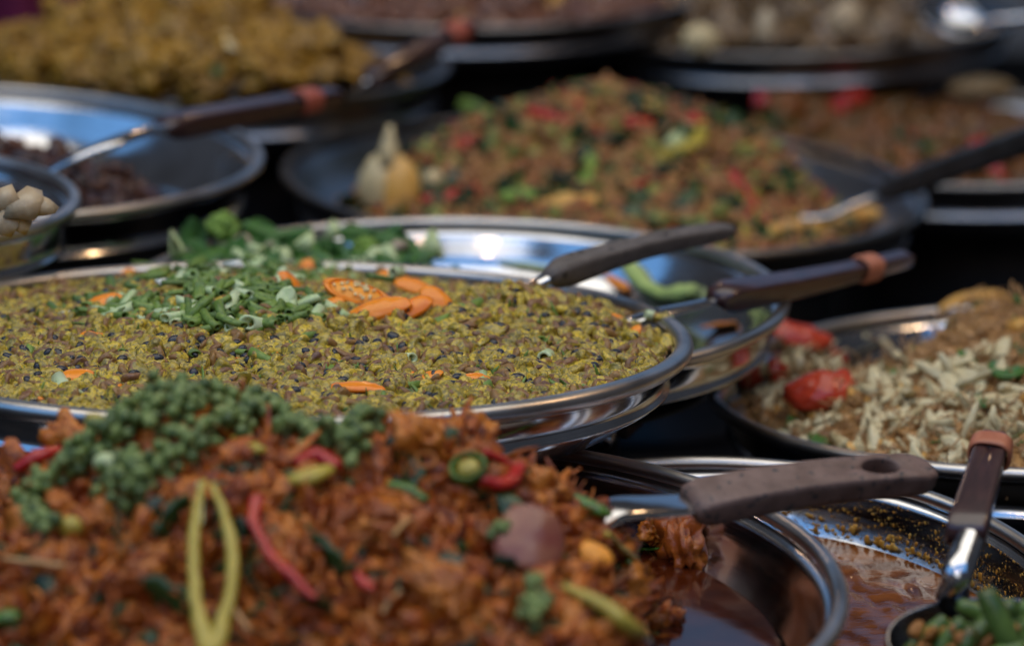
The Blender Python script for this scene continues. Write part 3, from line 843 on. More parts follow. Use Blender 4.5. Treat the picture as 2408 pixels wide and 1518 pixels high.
SL = [('chilli_slice', 885, 742, .020, .0085, -.25, 'long orange chilli slice, lowest and longest of those in front of the cut half'),
      ('chilli_slice', 970, 742, .014, .0075, -.55, 'orange chilli slice overlapping the right end of the longest slice'),
      ('chilli_slice', 1022, 722, .013, .0085, .75, 'pointed orange chilli slice at the right end of the orange group'),
      ('chilli_slice', 980, 696, .013, .0075, .30, 'orange chilli slice behind the fat pale spring onion tube'),
      ('chilli_slice', 905, 668, .010, .0075, -.45, 'upright orange chilli wedge behind the halved chilli'),
      ('chilli_slice', 775, 722, .008, .0055, -.3, 'short orange chilli slice at the left end of the halved chilli'),
      ('chilli_slice', 720, 640, .008, .0060, -1.2, 'dark orange pointed chilli tip standing behind the spring onion pile'),
      ('chilli_slice', 683, 678, .011, .0065, .9, 'seeded orange chilli slice half buried in the spring onion pile'),
      ('chilli_slice', 665, 655, .008, .0045, .5, 'small orange chilli slice at the back of the spring onion pile'),
      ('chilli_slice', 300, 647, .013, .0055, .05, 'orange red chilli slice lying behind the left of the spring onion pile'),
      ('chilli_slice', 235, 722, .019, .0070, -.35, 'orange chilli slice at the left tip of the spring onion pile'),
      ('chilli_slice', 838, 922, .021, .0062, .05, 'curved orange chilli strip at the front of the stir fry, near the rim'),
      ('chilli_slice', 1000, 905, .015, .0055, -.5, 'orange chilli strip bending near the front rim, left of two'),
      ('chilli_slice', 1125, 903, .014, .0050, .15, 'orange chilli strip near the front rim, right of two'),
      ('chilli_slice', 220, 803, .012, .0050, .2, 'small amber chilli slice in front of the left of the pile'),
      ('chilli_slice', 190, 898, .016, .0075, .1, 'flat orange red carrot coloured piece near the left front rim'),
      ('chilli_slice', 1492, 792, .007, .0040, -1.2, 'tiny bright orange chilli chip near the right rim'),
      ('chilli_slice', 610, 832, .008, .0032, -.1, 'tiny orange chilli chip in front of the fat pale onion tube'),
      ('chilli_slice', 1440, 755, .010, .0045, .2, 'blurred orange chilli chip left of the right rim'),
      ('chilli_slice', 935, 655, .011, .0040, .15, 'thin red orange chilli strip at the back, right of the halved chilli')]
for i, (nm, px, py, L, Wd, rot, lab) in enumerate(SL):
    lift = 0.006 if 3 > i or i in (4,) else (0.004 if i < 11 else 0.0028)
    if i == 3: lift = 0.008
    w, nn = pA.hit(px, py + (12 if i < 11 else 4), lift + .001)
    x = (RT * math.cos(rot) - UP * math.sin(rot) + FW * 0.2 * math.sin(i * 2.1)).normalized()
    face = (nn * 0.8 - FW * (0.75 if i < 11 else 0.35) + RT * rnd.uniform(-.15, .15)).normalized()
    L *= 1.75 if i < 9 else 1.35; Wd *= 1.08
    g = shell(0.03, math.pi - .03, math.radians(25), math.radians(155), (L * .56, Wd, Wd * .62), 0.30, 18, 8)
    g[0][:, 2] -= Wd * .30
    g[0][:] += 0.0004 * np.stack([fbm(g[0] * 250 + i, 2)] * 3, 1)
    o = ob(nm, mesh('chilli_slice', g, [M_ORANGE]), loc=w, quat=at_frame(w, x, face))
    tag(o, lab, 'chilli', 'orange chilli slices on the stir fry')

# ================================================================== G: orange shredded curry
G_ctrl = [(0, 1120, 1.36), (100, 1062, 1.36), (200, 1062, 1.355), (330, 1010, 1.35), (400, 935, 1.345), (500, 915, 1.34), (600, 960, 1.34), (700, 1012, 1.34), (800, 1030, 1.34), (900, 1005, 1.34), (1000, 995, 1.34), (1100, 1015, 1.345), (1230, 1040, 1.35), (1290, 1110, 1.36), (1350, 1190, 1.38),
          (0, 1500, 1.17), (250, 1500, 1.16), (500, 1518, 1.15), (750, 1518, 1.15), (1000, 1518, 1.15), (1250, 1518, 1.17), (1400, 1490, 1.20),
          (0, 1300, 1.26), (250, 1250, 1.26), (500, 1220, 1.255), (750, 1230, 1.25), (1000, 1240, 1.26), (1200, 1250, 1.275), (1400, 1340, 1.29), (1470, 1430, 1.275),
          (1400, 1235, 1.345), (1500, 1255, 1.35), (1590, 1250, 1.36), (1640, 1290, 1.362), (1600, 1320, 1.35), (1560, 1340, 1.335), (1480, 1300, 1.33)]
low = [(-.02, .15, -.05), (.05, .16, -.06), (.12, .14, -.06), (.17, .10, -.06), (.19, .03, -.06), (.19, -.04, -.055), (.16, -.10, -.05), (.165, 0, -.05), (.13, .07, -.05), (-.1, .17, -.03), (-.17, .12, -.01), (-.2, .02, 0.01), (-.19, -.08, .005), (-.12, -.17, .0), (0, -.205, -.005), (.08, -.19, -.01)]
def world_ctrl(pan, L):
    out = []
    for a in L:
        w = pan.world(a) - CAM; d = w.dot(FW)
        out.append((1204 + w.x / d / SENS * 2408, 759 - w.dot(UP) / d / SENS * 2408, d))
    return out
pG.heap([(p[0], p[1] + (42 + max(0, min(40, (p[0] - 1050) * .16)) * (p[1] < 1250) if p[0] < 1380 else 8), p[2]) for p in G_ctrl] + world_ctrl(pG, low) + flatc(pG, 0, [(1640, 1400, -.05), (1590, 1465, -.05), (1740, 1320, -.06), (1690, 1420, -.06), (1590, 1516, -.05), (1500, 1140, -.05), (1420, 1110, -.05)]), None, amp=0.0085, freq=30, rmax=0.222, floor=-0.046)
_b = []
for px, py, z in [(1560, 1130, -.03), (1650, 1200, -.03), (1700, 1270, -.03), (1690, 1330, -.026), (1600, 1375, -.024), (1530, 1440, -.024), (1500, 1518, -.024), (1500, 1620, -.02)]:
    t = flatc(pG, 0, [(px, py, z)])[0][2]; l = pG.loc(P(px, py, t)); _b.append((l.y, l.x))
_b.sort(); _by = [q[0] for q in _b]; _bx = [q[1] for q in _b]
_h0 = pG.h
def _hG(x, y):      # the heap ends in a steep edge where the oil has run out
    x = np.asarray(x, float).ravel(); y = np.asarray(y, float).ravel()
    return np.minimum(_h0(x, y), -.036 + 3.2 * (np.interp(y, _by, _bx) + .006 * vnoise(np.stack([y * 60, 0 * y, 0 * y], 1)) - x))
pG.h = _hG
base = mset(pG.heap_mesh(280), 0)
shr = []
for i in range(10):
    shr.append(mset(chunk(i, 3, (.0100, .0050, .0034), .55, 1.6, .40, 4), 0))
for i in range(8):
    g = strip(.020 + .003 * i, .0019 + .0003 * (i % 3), .0009, .5, i); shr.append(mset(g, 0))
big = [mset(chunk(30 + i, 4, (.015, .0105, .0075), .30, 2.4, .38, 5), i % 2) for i in range(8)]
flak = [mset(chunk(60 + i, 2, (.0075, .005, .0008), .4, 1.3), 0) for i in range(4)]
herb = [mset(chunk(50 + i, 2, (.006, .0045, .0009), .4, 1.2), 2) for i in range(4)]
fin = [mset(strip(.010 + .002 * i, .0007, .0006, .5, i, 8), 0) for i in range(5)]
parts = [base]
parts.append(pG.scatter(pG.pts(2300, edge=.004), shr, .35, 1.35, 9, .001))
parts.append(pG.scatter(pG.pts(320, edge=.012), big, .6, 1.3, 9, .009))
parts.append(pG.scatter(pG.pts(1500, edge=.004), flak, .5, 1.2, 9, -.002))
parts.append(pG.scatter(pG.pts(1100, edge=.004), herb, .5, 1.5, 9, -.002))
parts.append(pG.scatter(pG.pts(4200, edge=.004), fin, .6, 1.3, 9, -.0025))
pG.stuff('shredded_curry', join(parts), [M_SHRED, M_CHUNK, M_HERB], 'tall heap of orange brown shredded curry with flecks of dark herb in the nearest pan', 'shredded curry')
# red oil in the bottom of the pan
def disc(pan, z, R, n=140, wav=0.0):
    def f(u, v):
        a = v * 2 * np.pi; r = u * R
        x, y = r * np.cos(a), r * np.sin(a)
        zz = z + wav * fbm(np.stack([(x * 160).ravel(), (y * 60).ravel(), 0 * x.ravel()], 1), 2).reshape(x.shape) * np.clip((R - r) / .01, 0, 1)
        return np.stack([x, y, zz], -1)
    return grid(f, 60, n, False, True)
zo = -0.033
o = ob('red_oil', mesh('red_oil', disc(pG, zo, pG.wall_r(zo) - .001), [M_OIL]), loc=pG.c, quat=pG.q)
tag(o, 'pool of dark red oil beside the orange curry in the nearest pan', 'oil', kind='stuff')

# big curry pieces one could pick up
cm = [mesh('curry_chunk', chunk(80 + i, 4, (.014, .010, .0085), .40, 2.0, .35, 4), [M_CHUNK]) for i in range(5)]
for i, (px, py, sc, lab) in enumerate([(1600, 1290, 1.45, 'round golden orange curry lump at the right end of the heap, above the oil'), (1545, 1262, 1.0, 'ragged orange curry lump just under the steel neck of the wooden handled spatula'), (990, 1062, 1.15, 'orange curry lump crowning the heap right of the peppercorns'), (1210, 1085, 1.1, 'frayed orange curry lump at the top right edge of the heap'), (1270, 1170, .9, 'orange curry lump left of the shiny dark green chilli'), (1040, 1410, 1.2, 'orange curry lump near the bottom below the purplish slice'), (880, 1230, .9, 'brown curry lump under the yellow chilli piece'), (200, 1080, 1.1, 'brown curry lump at the left top of the heap')]):
    w, nn = pG.hit(px, py, .004)
    tag(ob('curry_chunk', cm[i % 5], loc=w, quat=rotq(), scale=sc), lab, 'curry piece', 'large pieces in the orange curry')

# peppercorn sprigs
BER = [mesh('peppercorn', chunk(i, 2, (.00255, .0025, .0026), .06, 1.2), [M_BERRY]) for i in range(3)]
def sprig(path, nb, lab, lift=.004, spread=.0062, sc=1.0):
    nb = int(nb * 1.9); lift += .0085; spread *= 1.3; sc *= 1.2
    W_ = [pG.hit(px, py + 30, lift)[0] for px, py in path]
    A = smooth(np.array([w[:] for w in W_]), 5)
    c = Vector(A.mean(0))
    root = ob('peppercorn_sprig', None, loc=c); root.empty_display_size = .01
    tag(root, lab, 'peppercorn sprig', 'sprigs of green peppercorns on the orange curry')
    A = A - np.array(c)
    ob('stem', mesh('stem', tube(A, .0009, 6), [M_STEM]), root)
    for i in range(nb):
        t = (i + rnd.random()) / nb * (len(A) - 1); k = min(int(t), len(A) - 2); p = A[k] + (A[k + 1] - A[k]) * (t - k)
        d = Vector((rnd.gauss(0, 1), rnd.gauss(0, 1), rnd.gauss(.3, 1))).normalized() * spread * (0.45 + .55 * rnd.random())
        b = ob('peppercorn', BER[i % 3], root, Vector(p) + d, rotq(), rnd.uniform(.8, 1.18) * sc)
sprig([(125, 1270), (115, 1210), (135, 1160), (200, 1110)], 34, 'peppercorn sprig hanging down the left side of the heap', spread=.006)
sprig([(190, 1120), (240, 1070), (300, 1030), (350, 985)], 40, 'peppercorn sprig at the left, behind the pale green pea', spread=.0072)
sprig([(315, 1190), (350, 1140), (410, 1110), (460, 1070)], 42, 'peppercorn sprig in front of the others, left of centre', spread=.0072)
sprig([(330, 1010), (400, 985), (470, 955), (540, 960)], 46, 'peppercorn sprig across the crown of the heap', spread=.0075)
sprig([(430, 1060), (490, 1020), (560, 1000), (600, 985)], 40, 'peppercorn sprig just below the crown sprig', spread=.0072)
sprig([(540, 975), (600, 980), (650, 1010), (700, 1030)], 36, 'peppercorn sprig running right from the crown of the heap', spread=.0070)
sprig([(680, 1025), (740, 1045), (790, 1060), (830, 1085)], 34, 'peppercorn sprig left of the topmost orange lump', spread=.0066)
sprig([(800, 1060), (840, 1045), (890, 1030)], 22, 'small peppercorn sprig sticking up against the steel rim', spread=.0058, lift=.008)
sprig([(375, 965), (405, 950), (435, 970)], 14, 'tiny peppercorn sprig at the very top, over the steel rim', spread=.0058, lift=.007)
sprig([(250, 1160), (300, 1110), (330, 1085)], 24, 'dark peppercorn sprig around the pale green pea', spread=.0066)
sprig([(1135, 1262), (1165, 1252), (1195, 1250)], 12, 'short peppercorn sprig in the middle right of the curry', spread=.0038, sc=.8)
sprig([(1258, 1400), (1265, 1440), (1262, 1478)], 26, 'plump peppercorn sprig near the bottom right of the curry', spread=.0052, sc=.85)

def gpiece(nm, path, rad, mat, lab, cat, lift=.004, flat=.8, nseg=10, pan=None, k=6, plane=False, depth=None):
    if pan is None: lift += .0065
    pan = pan or pG
    pts_ = [pan.hit(p[0], p[1], p[2] if len(p) > 2 else lift)[0] for p in path]
    if depth: pts_ = [P(p[0], p[1], depth + .0001 * (i_ - 1)) for i_, p in enumerate(path)]
    if plane:      # keep a long piece from following every lump of the heap
        dd = np.array([(w - CAM).dot(FW) for w in pts_]); yy = np.array([p[1] for p in path], float)
        a_, b_ = np.polyfit(yy, dd, 1); off = min(0.0, float((dd - a_ * yy - b_).min())) - .006
        pts_ = [P(p[0], p[1], float(a_ * p[1] + b_ + off)) for p in path]
    A = smooth(np.array([w[:] for w in pts_]), k); c = Vector(A.mean(0)); A = A - np.array(c)
    rr = np.interp(np.linspace(0, 1, len(A)), np.linspace(0, 1, len(rad)), rad)
    g = tube(A, rr, nseg, flat); g[0][:] += np.stack([.0007 * fbm(g[0] * 130, 3), .0007 * fbm(g[0] * 130 + 31, 3), .0005 * fbm(g[0] * 130 + 67, 3)], 1)
    o = ob(nm, mesh(nm, g, [mat]), loc=c)
    return tag(o, lab, cat)
# split pod: a loop of two strands joined at the tip
Wl = [(480, 1130), (465, 1190), (455, 1260), (455, 1340), (462, 1420), (480, 1490), (495, 1530), (515, 1490), (538, 1410), (548, 1330), (540, 1250), (520, 1190), (500, 1140)]
gpiece('split_pod', Wl, [.0016, .0022, .0028, .0026, .0030, .0042, .0052, .0040, .0028, .0031, .0027, .0023, .0016], M_YELCH, 'long yellow green pod split into a loop, hanging down the front of the curry', 'pod', .008, plane=True)
gpiece('pod_stalk', [(482, 1190), (478, 1230), (485, 1275)], [.0012, .0018, .0012], M_CHIVEPALE, 'short pale stalk inside the top of the split yellow pod', 'stalk', .010)
gpiece('red_chilli', [(605, 1170), (595, 1215), (605, 1250), (640, 1305), (680, 1345), (715, 1380), (745, 1405)], [.0036, .0028, .0022, .0026, .0031, .0024, .0010], M_REDCH, 'long thin shiny red chilli slanting across the front of the curry', 'chilli', .006, plane=True)
gpiece('red_chilli', [(1110, 1165), (1140, 1175), (1170, 1165), (1190, 1135)], [.003, .0042, .0042, .003], M_REDCH, 'curled bright red chilli under the cut green chilli ring', 'chilli', .005)
gpiece('red_chilli', [(1110, 1090), (1140, 1105), (1175, 1130)], [.0018, .0022, .0018], M_REDCH, 'thin red chilli strip behind the cut green chilli ring', 'chilli', .004)
gpiece('red_chilli', [(70, 1140), (100, 1120), (130, 1105)], [.003, .0045, .002], M_REDCH, 'small red chilli piece at the far left of the heap', 'chilli', .005)
gpiece('red_chilli', [(690, 1120), (740, 1110), (790, 1135)], [.002, .005, .003], M_REDCH, 'dull red chilli flake below the row of peppercorns', 'chilli', .002)
gpiece('red_chilli', [(830, 1375), (865, 1395), (900, 1410)], [.002, .003, .002], M_REDCH, 'short red chilli strip right of the long shiny one', 'chilli', .004)
gpiece('yellow_chilli', [(680, 1165), (720, 1160), (775, 1150)], [.004, .0068, .004], M_YELCH, 'wet yellow chilli piece below the peppercorns', 'chilli', .005, .6)
gpiece('yellow_chilli', [(530, 1072), (570, 1078), (620, 1100)], [.003, .005, .003], M_YELCH, 'pale yellow chilli piece just under the peppercorn row', 'chilli', .003, .6)
gpiece('yellow_chilli', [(1340, 1440), (1385, 1470), (1430, 1495), (1460, 1515)], [.0022, .0042, .0056, .004], M_YELCH, 'long yellow chilli at the bottom right of the curry', 'chilli', .006)
gpiece('yellow_chilli', [(1395, 1290), (1420, 1305), (1450, 1325)], [.0018, .0022, .001], M_YELCH, 'small yellow chilli strip in the right of the curry', 'chilli', .004)
gpiece('yellow_chilli', [(1120, 1030), (1150, 1015), (1160, 1000)], [.0018, .004, .0018], M_YELCH, 'yellow chilli tip sticking up from the top edge of the heap', 'chilli', .007, .5)
gpiece('yellow_chilli', [(235, 1035), (255, 1040), (275, 1045)], [.003, .005, .003], M_YELCH, 'yellow piece at the top left, beside the peppercorns', 'chilli', .006, .6)
gpiece('green_chilli', [(1330, 1155), (1370, 1180), (1410, 1200), (1435, 1212)], [.0022, .0050, .0052, .002], M_GRNCH, 'shiny dark green chilli against the steel neck of the spatula', 'chilli', .006, .6, depth=1.333)
gpiece('green_chilli', [(900, 1165), (960, 1180), (1000, 1205)], [.0022, .0035, .002], M_GRNCH, 'dull green chilli strip left of the cut ring', 'chilli', .003, .6)
gpiece('green_chilli', [(0, 1510), (35, 1500), (75, 1485)], [.004, .006, .003], M_GRNCH, 'green piece in the bottom left corner of the curry', 'chilli', .006, .6)
gpiece('green_chilli', [(1430, 1330), (1500, 1340), (1560, 1335)], [.0015, .0022, .0015], M_GRNCH, 'thin green strip under the round golden lump', 'chilli', .004, .6)
# cut green chilli ring seen end on
w, nn = pG.hit(1093, 1130, .012)
root = ob('chilli_ring', None, loc=w, quat=at_frame(w, (RT + UP * .3).normalized(), (-FW * .8 + UP * .5 - RT * .2).normalized())); root.empty_display_size = .01
tag(root, 'cut green chilli ring showing yellow inside, at the top right of the heap', 'chilli')
def ringf(u, v):
    a = u * 2 * np.pi; c = v * 2 * np.pi
    r = .0068 + .0011 * np.cos(c)
    return np.stack([r * np.cos(a) * 1.15, r * np.sin(a), .004 * np.sin(c)], -1)
ob('skin', mesh('skin', grid(ringf, 32, 10, True, True), [M_GRNCH]), root)
g = chunk(5, 3, (.0058, .005, .0028), .25, 2); ob('pith', mesh('pith', g, [M_YELCH]), root)
# onion rings, pea, purple slice, leaves, stems
w, nn = pG.hit(988, 1115, .011)
o = ob('onion_ring', mesh('onion_ring', grid(lambda u, v: np.stack([(.0045 + .001 * np.cos(v * 6.2832)) * np.cos(u * 6.2832), (.0036 + .001 * np.cos(v * 6.2832)) * np.sin(u * 6.2832), .0012 * np.sin(v * 6.2832)], -1), 28, 8, True, True), [M_CHUNK]), loc=w, quat=at_frame(w, RT, (-FW + UP * .4).normalized()))
tag(o, 'small fried onion ring left of the cut green chilli', 'onion')
w, nn = pG.hit(258, 1150, .016)
tag(ob('pea', mesh('pea', chunk(2, 3, (.0058, .005, .0052), .04), [M_PALEGRN]), loc=w), 'single large pale green pea among the dark peppercorns', 'pea')
w, nn = pG.hit(168, 1285, .010)
tag(ob('pea', mesh('pea', chunk(4, 3, (.006, .0048, .0052), .08), [M_YELCH]), loc=w), 'yellowish pea at the left, below the peppercorns', 'pea')
M_PURP = food('purple_slice', [(.26, .08, .05), (.20, .055, .04), (.32, .14, .075)], .3, .6, 60, .2, .6)
w, nn = pG.hit(1240, 1310, .014)
g = chunk(8, 4, (.0155, .017, .003), .16, 1.1); g[0][:, 2] -= 14 * g[0][:, 0] ** 2
tag(ob('eggplant_slice', mesh('eggplant_slice', g, [M_PURP]), loc=w, quat=at_frame(w, (RT * .9 - UP * .3).normalized(), (-FW * .8 + UP * .6).normalized())), 'broad purplish brown slice lying on the middle right of the curry', 'aubergine')
g = chunk(11, 3, (.008, .006, .002), .2, 1.1)
w, nn = pG.hit(1370, 1345, .011)
tag(ob('chilli_slice', mesh('chilli_slice', g, [M_ORANGEIN]), loc=w, quat=at_frame(w, (RT - UP * .5).normalized(), (-FW * .8 + UP * .6).normalized())), 'orange red chilli flake right of the purplish slice', 'chilli')
for i, (px, py, s, lab) in enumerate([(405, 1225, 1.4, 'dark leaf flake left of the split pod'), (560, 1280, 1.0, 'dark leaf flake right of the split pod'), (410, 1420, 1.5, 'black leaf flake low at the left of the split pod'), (770, 1330, 1.4, 'dark leaf flake right of the long red chilli'), (740, 1430, 1.4, 'dark green leaf at the tip of the long red chilli'), (1060, 1360, 1.3, 'dark leaf flake below the middle sprig'), (1180, 1380, 1.3, 'dark leaf flake left of the purplish slice'), (1430, 1425, 1.2, 'dark leaf flake near the bottom right'), (1575, 1430, 1.3, 'black leaf flake beside the red oil'), (1200, 1230, 1.2, 'dark leaf flake above the middle sprig'), (960, 1130, 1.0, 'dark leaf flake by the small onion ring'), (150, 1180, 1.2, 'black leaf flake among the left peppercorns'), (1515, 1300, 1.0, 'dark leaf flake left of the golden lump'), (120, 1420, 1.2, 'dark leaf flake at the lower left')]):
    w, nn = pG.hit(px, py, .006)
    g = chunk(90 + i, 3, (.0070, .0045, .0012), .65, 1.6); g[0][:, 2] += 20 * g[0][:, 0] ** 2
    tag(ob('basil_leaf', mesh('basil_leaf', g, [M_HERB]), loc=w, quat=lieq(.6, (nn - FW * .8).normalized()), scale=s), lab, 'leaf')
for i, (a, b, lab) in enumerate([((30, 1345), (165, 1375), 'pale brown twig of lemongrass at the left of the curry'), ((920, 1300), (950, 1265), 'short tan twig left of the middle sprig'), ((560, 1440), (580, 1518), 'tan twig hanging at the bottom, right of the split pod'), ((900, 1480), (960, 1420), 'tan twig near the bottom centre'), ((395, 955), (380, 935), 'pale twig at the crown of the heap')]):
    gpiece('lemongrass_twig', [a, ((a[0] + b[0]) / 2, (a[1] + b[1]) / 2 - 6), b], [.0014, .0017, .0012], M_NOODLE, lab, 'lemongrass', .006)
# curry smear and crumbs on the pan's right wall
cr = []
for i in range(160):
    t = rnd.uniform(-.62, -.28); z = rnd.uniform(-.03, -.006); r = pG.wall_r(z) - .0006 - .0
    g = chunk(i % 7, 2, (.0028, .0016, .0022), .4)
    cr.append((g[0] * rnd.uniform(.4, 1.4) * (1.5 if z < -.015 else .7) + np.array([r * math.cos(t), r * math.sin(t), z]), g[1], g[2]))
o = ob('curry_smear', mesh('curry_smear', join(cr), [M_CHUNK]), loc=pG.c, quat=pG.q)
tag(o, 'orange smear of curry stuck to the inner wall near the right front rim', 'food smear', kind='stuff')

# ================================================================== B: green vegetables
B_ctrl = [(300, 655, 1.90), (400, 615, 1.93), (525, 590, 1.95), (650, 590, 1.96), (800, 590, 1.96), (900, 600, 1.95), (1000, 615, 1.94), (1080, 680, 1.92)]
lowB = [(x, y, -.07) for x, y in ((.06, .1), (.12, .12), (.02, .17), (.15, .02), (.1, -.1), (0.03, -.05), (.0, -.15))]
pB.heap(B_ctrl + world_ctrl(pB, lowB + [(-.06, .19, -.045), (-.14, .14, -.03)]), None, amp=.004, freq=30, floor=-.046)
leafm = [mesh('leaf', (lambda g: (g[0] + np.stack([0 * g[0][:, 0], 0 * g[0][:, 0], 12 * g[0][:, 0] ** 2 + .003 * np.sin(g[0][:, 1] * 400)], 1), g[1], g[2]))(chunk(20 + i, 4, (.021, .013, .0010), .28, 1.3)), [M_LEAF]) for i in range(4)]
lf = [mset((lambda g: (g[0] + np.stack([0 * g[0][:, 0], 0 * g[0][:, 0], 12 * g[0][:, 0] ** 2], 1), g[1], g[2]))(chunk(20 + i, 3, (.013, .008, .0010), .28, 1.3)), 0) for i in range(3)]
G = join([mset(pB.heap_mesh(120), 0), pB.scatter(pB.pts(150, edge=.01), lf, .6, 1.1, 9, 0), pB.scatter(pB.pts(30, edge=.01), [mset(chunk(i, 3, (.009, .006, .005), .3), 1) for i in range(3)], .6, 1.2, 9, 0)])
pB.stuff('mixed_greens', G, [M_LEAF, M_PALEGRN], 'low mass of chopped dark green leaves at the left of the vegetable pan', 'greens')
def put(nm, me, px, py, d, q, sc, lab, cat, group=None):
    return tag(ob(nm, me, loc=P(px, py, d), quat=q, scale=sc), lab, cat, group)
def floret(px, py, d, R, lab):
    root = ob('broccoli_floret', None, loc=P(px, py, d + .09)); root.empty_display_size = .01
    tag(root, lab, 'broccoli', 'broccoli florets')
    bl = [(chunk(1, 3, (R * .8, R * .8, R * .7), .15), )]
    parts = [bl[0][0]]
    for i in range(60):
        v = Vector((rnd.gauss(0, 1), rnd.gauss(0, 1), abs(rnd.gauss(0, 1)) * .9 - .1)).normalized()
        g = chunk(i % 9, 2, (R * .24,) * 3, .3, 2)
        parts.append((g[0] * rnd.uniform(.7, 1.2) + np.array(v) * R * .82, g[1], g[2]))
    ob('crown', mesh('crown', join(parts), [M_BROC]), root)
    ob('stem', mesh('stem', tube([(0, 0, -R * .3), (R * .1, 0, -R * 1.2), (R * .3, 0, -R * 1.9)], [R * .5, R * .38, R * .42], 12), [M_PALEGRN]), root)
floret(525, 540, 1.86, .0125, 'round light green broccoli floret standing at the left of the vegetable pan')
floret(860, 588, 1.83, .0095, 'lower green broccoli floret in front of the white reflection in the vegetable pan')
def vq(rot, tip=0.15):
    """upright in the picture, turned by rot, facing the camera"""
    x = RT * math.cos(rot) + UP * math.sin(rot); z = (-FW + UP * tip).normalized(); z = (z - x * z.dot(x)).normalized(); y = z.cross(x)
    return Matrix((x, y, z)).transposed().to_quaternion()
put('stalk_slice', mesh('stalk_slice', wedge(.0105, .022, .0045), [M_PALEGRN]), 1012, 608, 1.95, vq(-.08), 1, 'pale triangular stalk slice standing against the white reflection', 'vegetable stalk')
put('stalk_slice', mesh('stalk_slice', wedge(.0085, .0155, .0045), [M_PALEGRN]), 712, 590, 1.91, vq(-.45), 1, 'pale green square cut stalk slice between the two broccoli florets', 'vegetable stalk')
put('stalk_slice', mesh('stalk_slice', wedge(.008, .014, .004), [M_PALEGRN]), 790, 560, 1.97, vq(.2), 1, 'greenish stalk slice at the back, left of the white reflection', 'vegetable stalk')
put('stalk_slice', mesh('stalk_slice', wedge(.006, .018, .0035), [M_PALEGRN]), 420, 600, 1.89, vq(.3), 1, 'slim green stalk piece at the far left of the greens', 'vegetable stalk')
put('stalk_slice', mesh('stalk_slice', wedge(.0075, .012, .004), [M_PALEGRN]), 610, 600, 1.89, vq(.8), 1, 'pale stalk piece right below the round floret', 'vegetable stalk')
for i, (px, py, rz, sc, lab) in enumerate([(900, 572, .4, .8, 'dark leaf pointing up right in front of the white reflection'), (840, 555, .0, .6, 'dark leaf behind the lower floret'), (680, 560, .1, .7, 'dark leaf between floret and square stalk'), (450, 580, 1.2, .9, 'dark green leaf left of the round floret'), (960, 600, -.6, .8, 'dark leaf at the foot of the triangular stalk'), (620, 560, -.3, .8, 'dark leaf right of the round floret')]):
    put('leaf', leafm[i % 4], px, py, 1.94, vq(rz, .5), sc, lab, 'leaf')
pm = mesh('meat_slice', wedge(.008, .010, .0035), [M_PINK])
for i, (px, py, lab) in enumerate([(575, 580, 'pinkish meat slice under the round floret'), (945, 590, 'pinkish meat slice left of the triangular stalk'), (640, 590, 'pale pink meat slice left of the square cut stalk')]):
    put('meat_slice', pm, px, py, 1.92, vq(i * .7), 1, lab, 'meat')
gpiece('mustard_stem', [(1465, 625), (1490, 655), (1520, 690), (1560, 708), (1600, 706), (1632, 700)], [.005, .0066, .006, .0056, .0078, .006], M_LETT, 'bright green curved stem lying alone in the blue shaded side of the vegetable pan', 'vegetable stem', .005, .8, 12, pB)
gpiece('leek_slice', [(1170, 626), (1230, 632), (1290, 640)], [.002, .004, .003], M_PALEGRN, 'pale green strip on the pan floor left of the grey handle', 'vegetable strip', .003, .5, 10, pB)
gpiece('carrot_piece', [(1430, 660), (1460, 680), (1480, 690)], [.003, .005, .003], M_ORANGE, 'orange carrot piece under the grey handle in the vegetable pan', 'carrot', .003, .6, 10, pB)
gpiece('tomato_piece', [(1650, 775), (1690, 770), (1725, 765)], [.002, .0042, .003], M_CHUNK, 'orange red scrap near the front rim of the vegetable pan', 'food scrap', .002, .5, 10, pB)

# ================================================================== E: minced meat with chilli and basil
E_ctrl = [(880, 470, 2.30), (980, 385, 2.36), (1050, 330, 2.38), (1160, 285, 2.40), (1260, 250, 2.41), (1380, 225, 2.42), (1500, 245, 2.42), (1600, 275, 2.42), (1700, 310, 2.41), (1800, 360, 2.40), (1870, 410, 2.39), (1930, 480, 2.36),
          (1000, 480, 2.25), (1200, 490, 2.22), (1400, 500, 2.20), (1600, 520, 2.20), (1750, 550, 2.20), (1300, 380, 2.30), (1500, 370, 2.30), (1650, 420, 2.28), (1100, 400, 2.30)]
lowE = [(-.23, .05, -.06), (-.2, .12, -.06), (-.12, .2, -.06), (0, .22, -.06), (.12, .2, -.06), (.2, .1, -.07), (.23, 0, -.06), (.22, -.07, -.05), (-.22, -.04, -.05)]
pE.heap(E_ctrl + world_ctrl(pE, lowE), None, amp=.004, freq=30, floor=-.05)
mn = [mset(chunk(i, 3, (.0085, .006, .0045), .65, 1.8), 0) for i in range(6)] + [mset(strip(.03, .003, .0015, .4, i), 1 + i % 3) for i in range(6)]
parts = [mset(pE.heap_mesh(160), 0), pE.scatter(pE.pts(2600, edge=.008), mn[:6], .35, 1.4, 9, 0), pE.scatter(pE.pts(330, edge=.01), mn[6:], .4, 1.0, 9, -.003), pE.scatter(pE.pts(260, edge=.01), [mset(chunk(i, 3, (.016, .011, .0015), .3), 3) for i in range(3)], .6, 1.2, 9, -.002)]
parts.append(pE.scatter(pE.pts(200, edge=.01), [mset(chunk(i, 3, (.011, .006, .004), .4), 4) for i in range(4)], .5, 1.2, 9, -.003))
pE.stuff('minced_meat_stir_fry', join(parts), [M_MINCE, M_REDCH, M_YELCH, M_HERB, M_OLIVE], 'tall heap of brown minced meat with red chilli and dark basil', 'minced meat')
def far(nm, pan, path, rad, mat, lab, cat, lift=.006, flat=.8):
    return gpiece(nm, path, rad, mat, lab, cat, lift, flat, 10, pan)
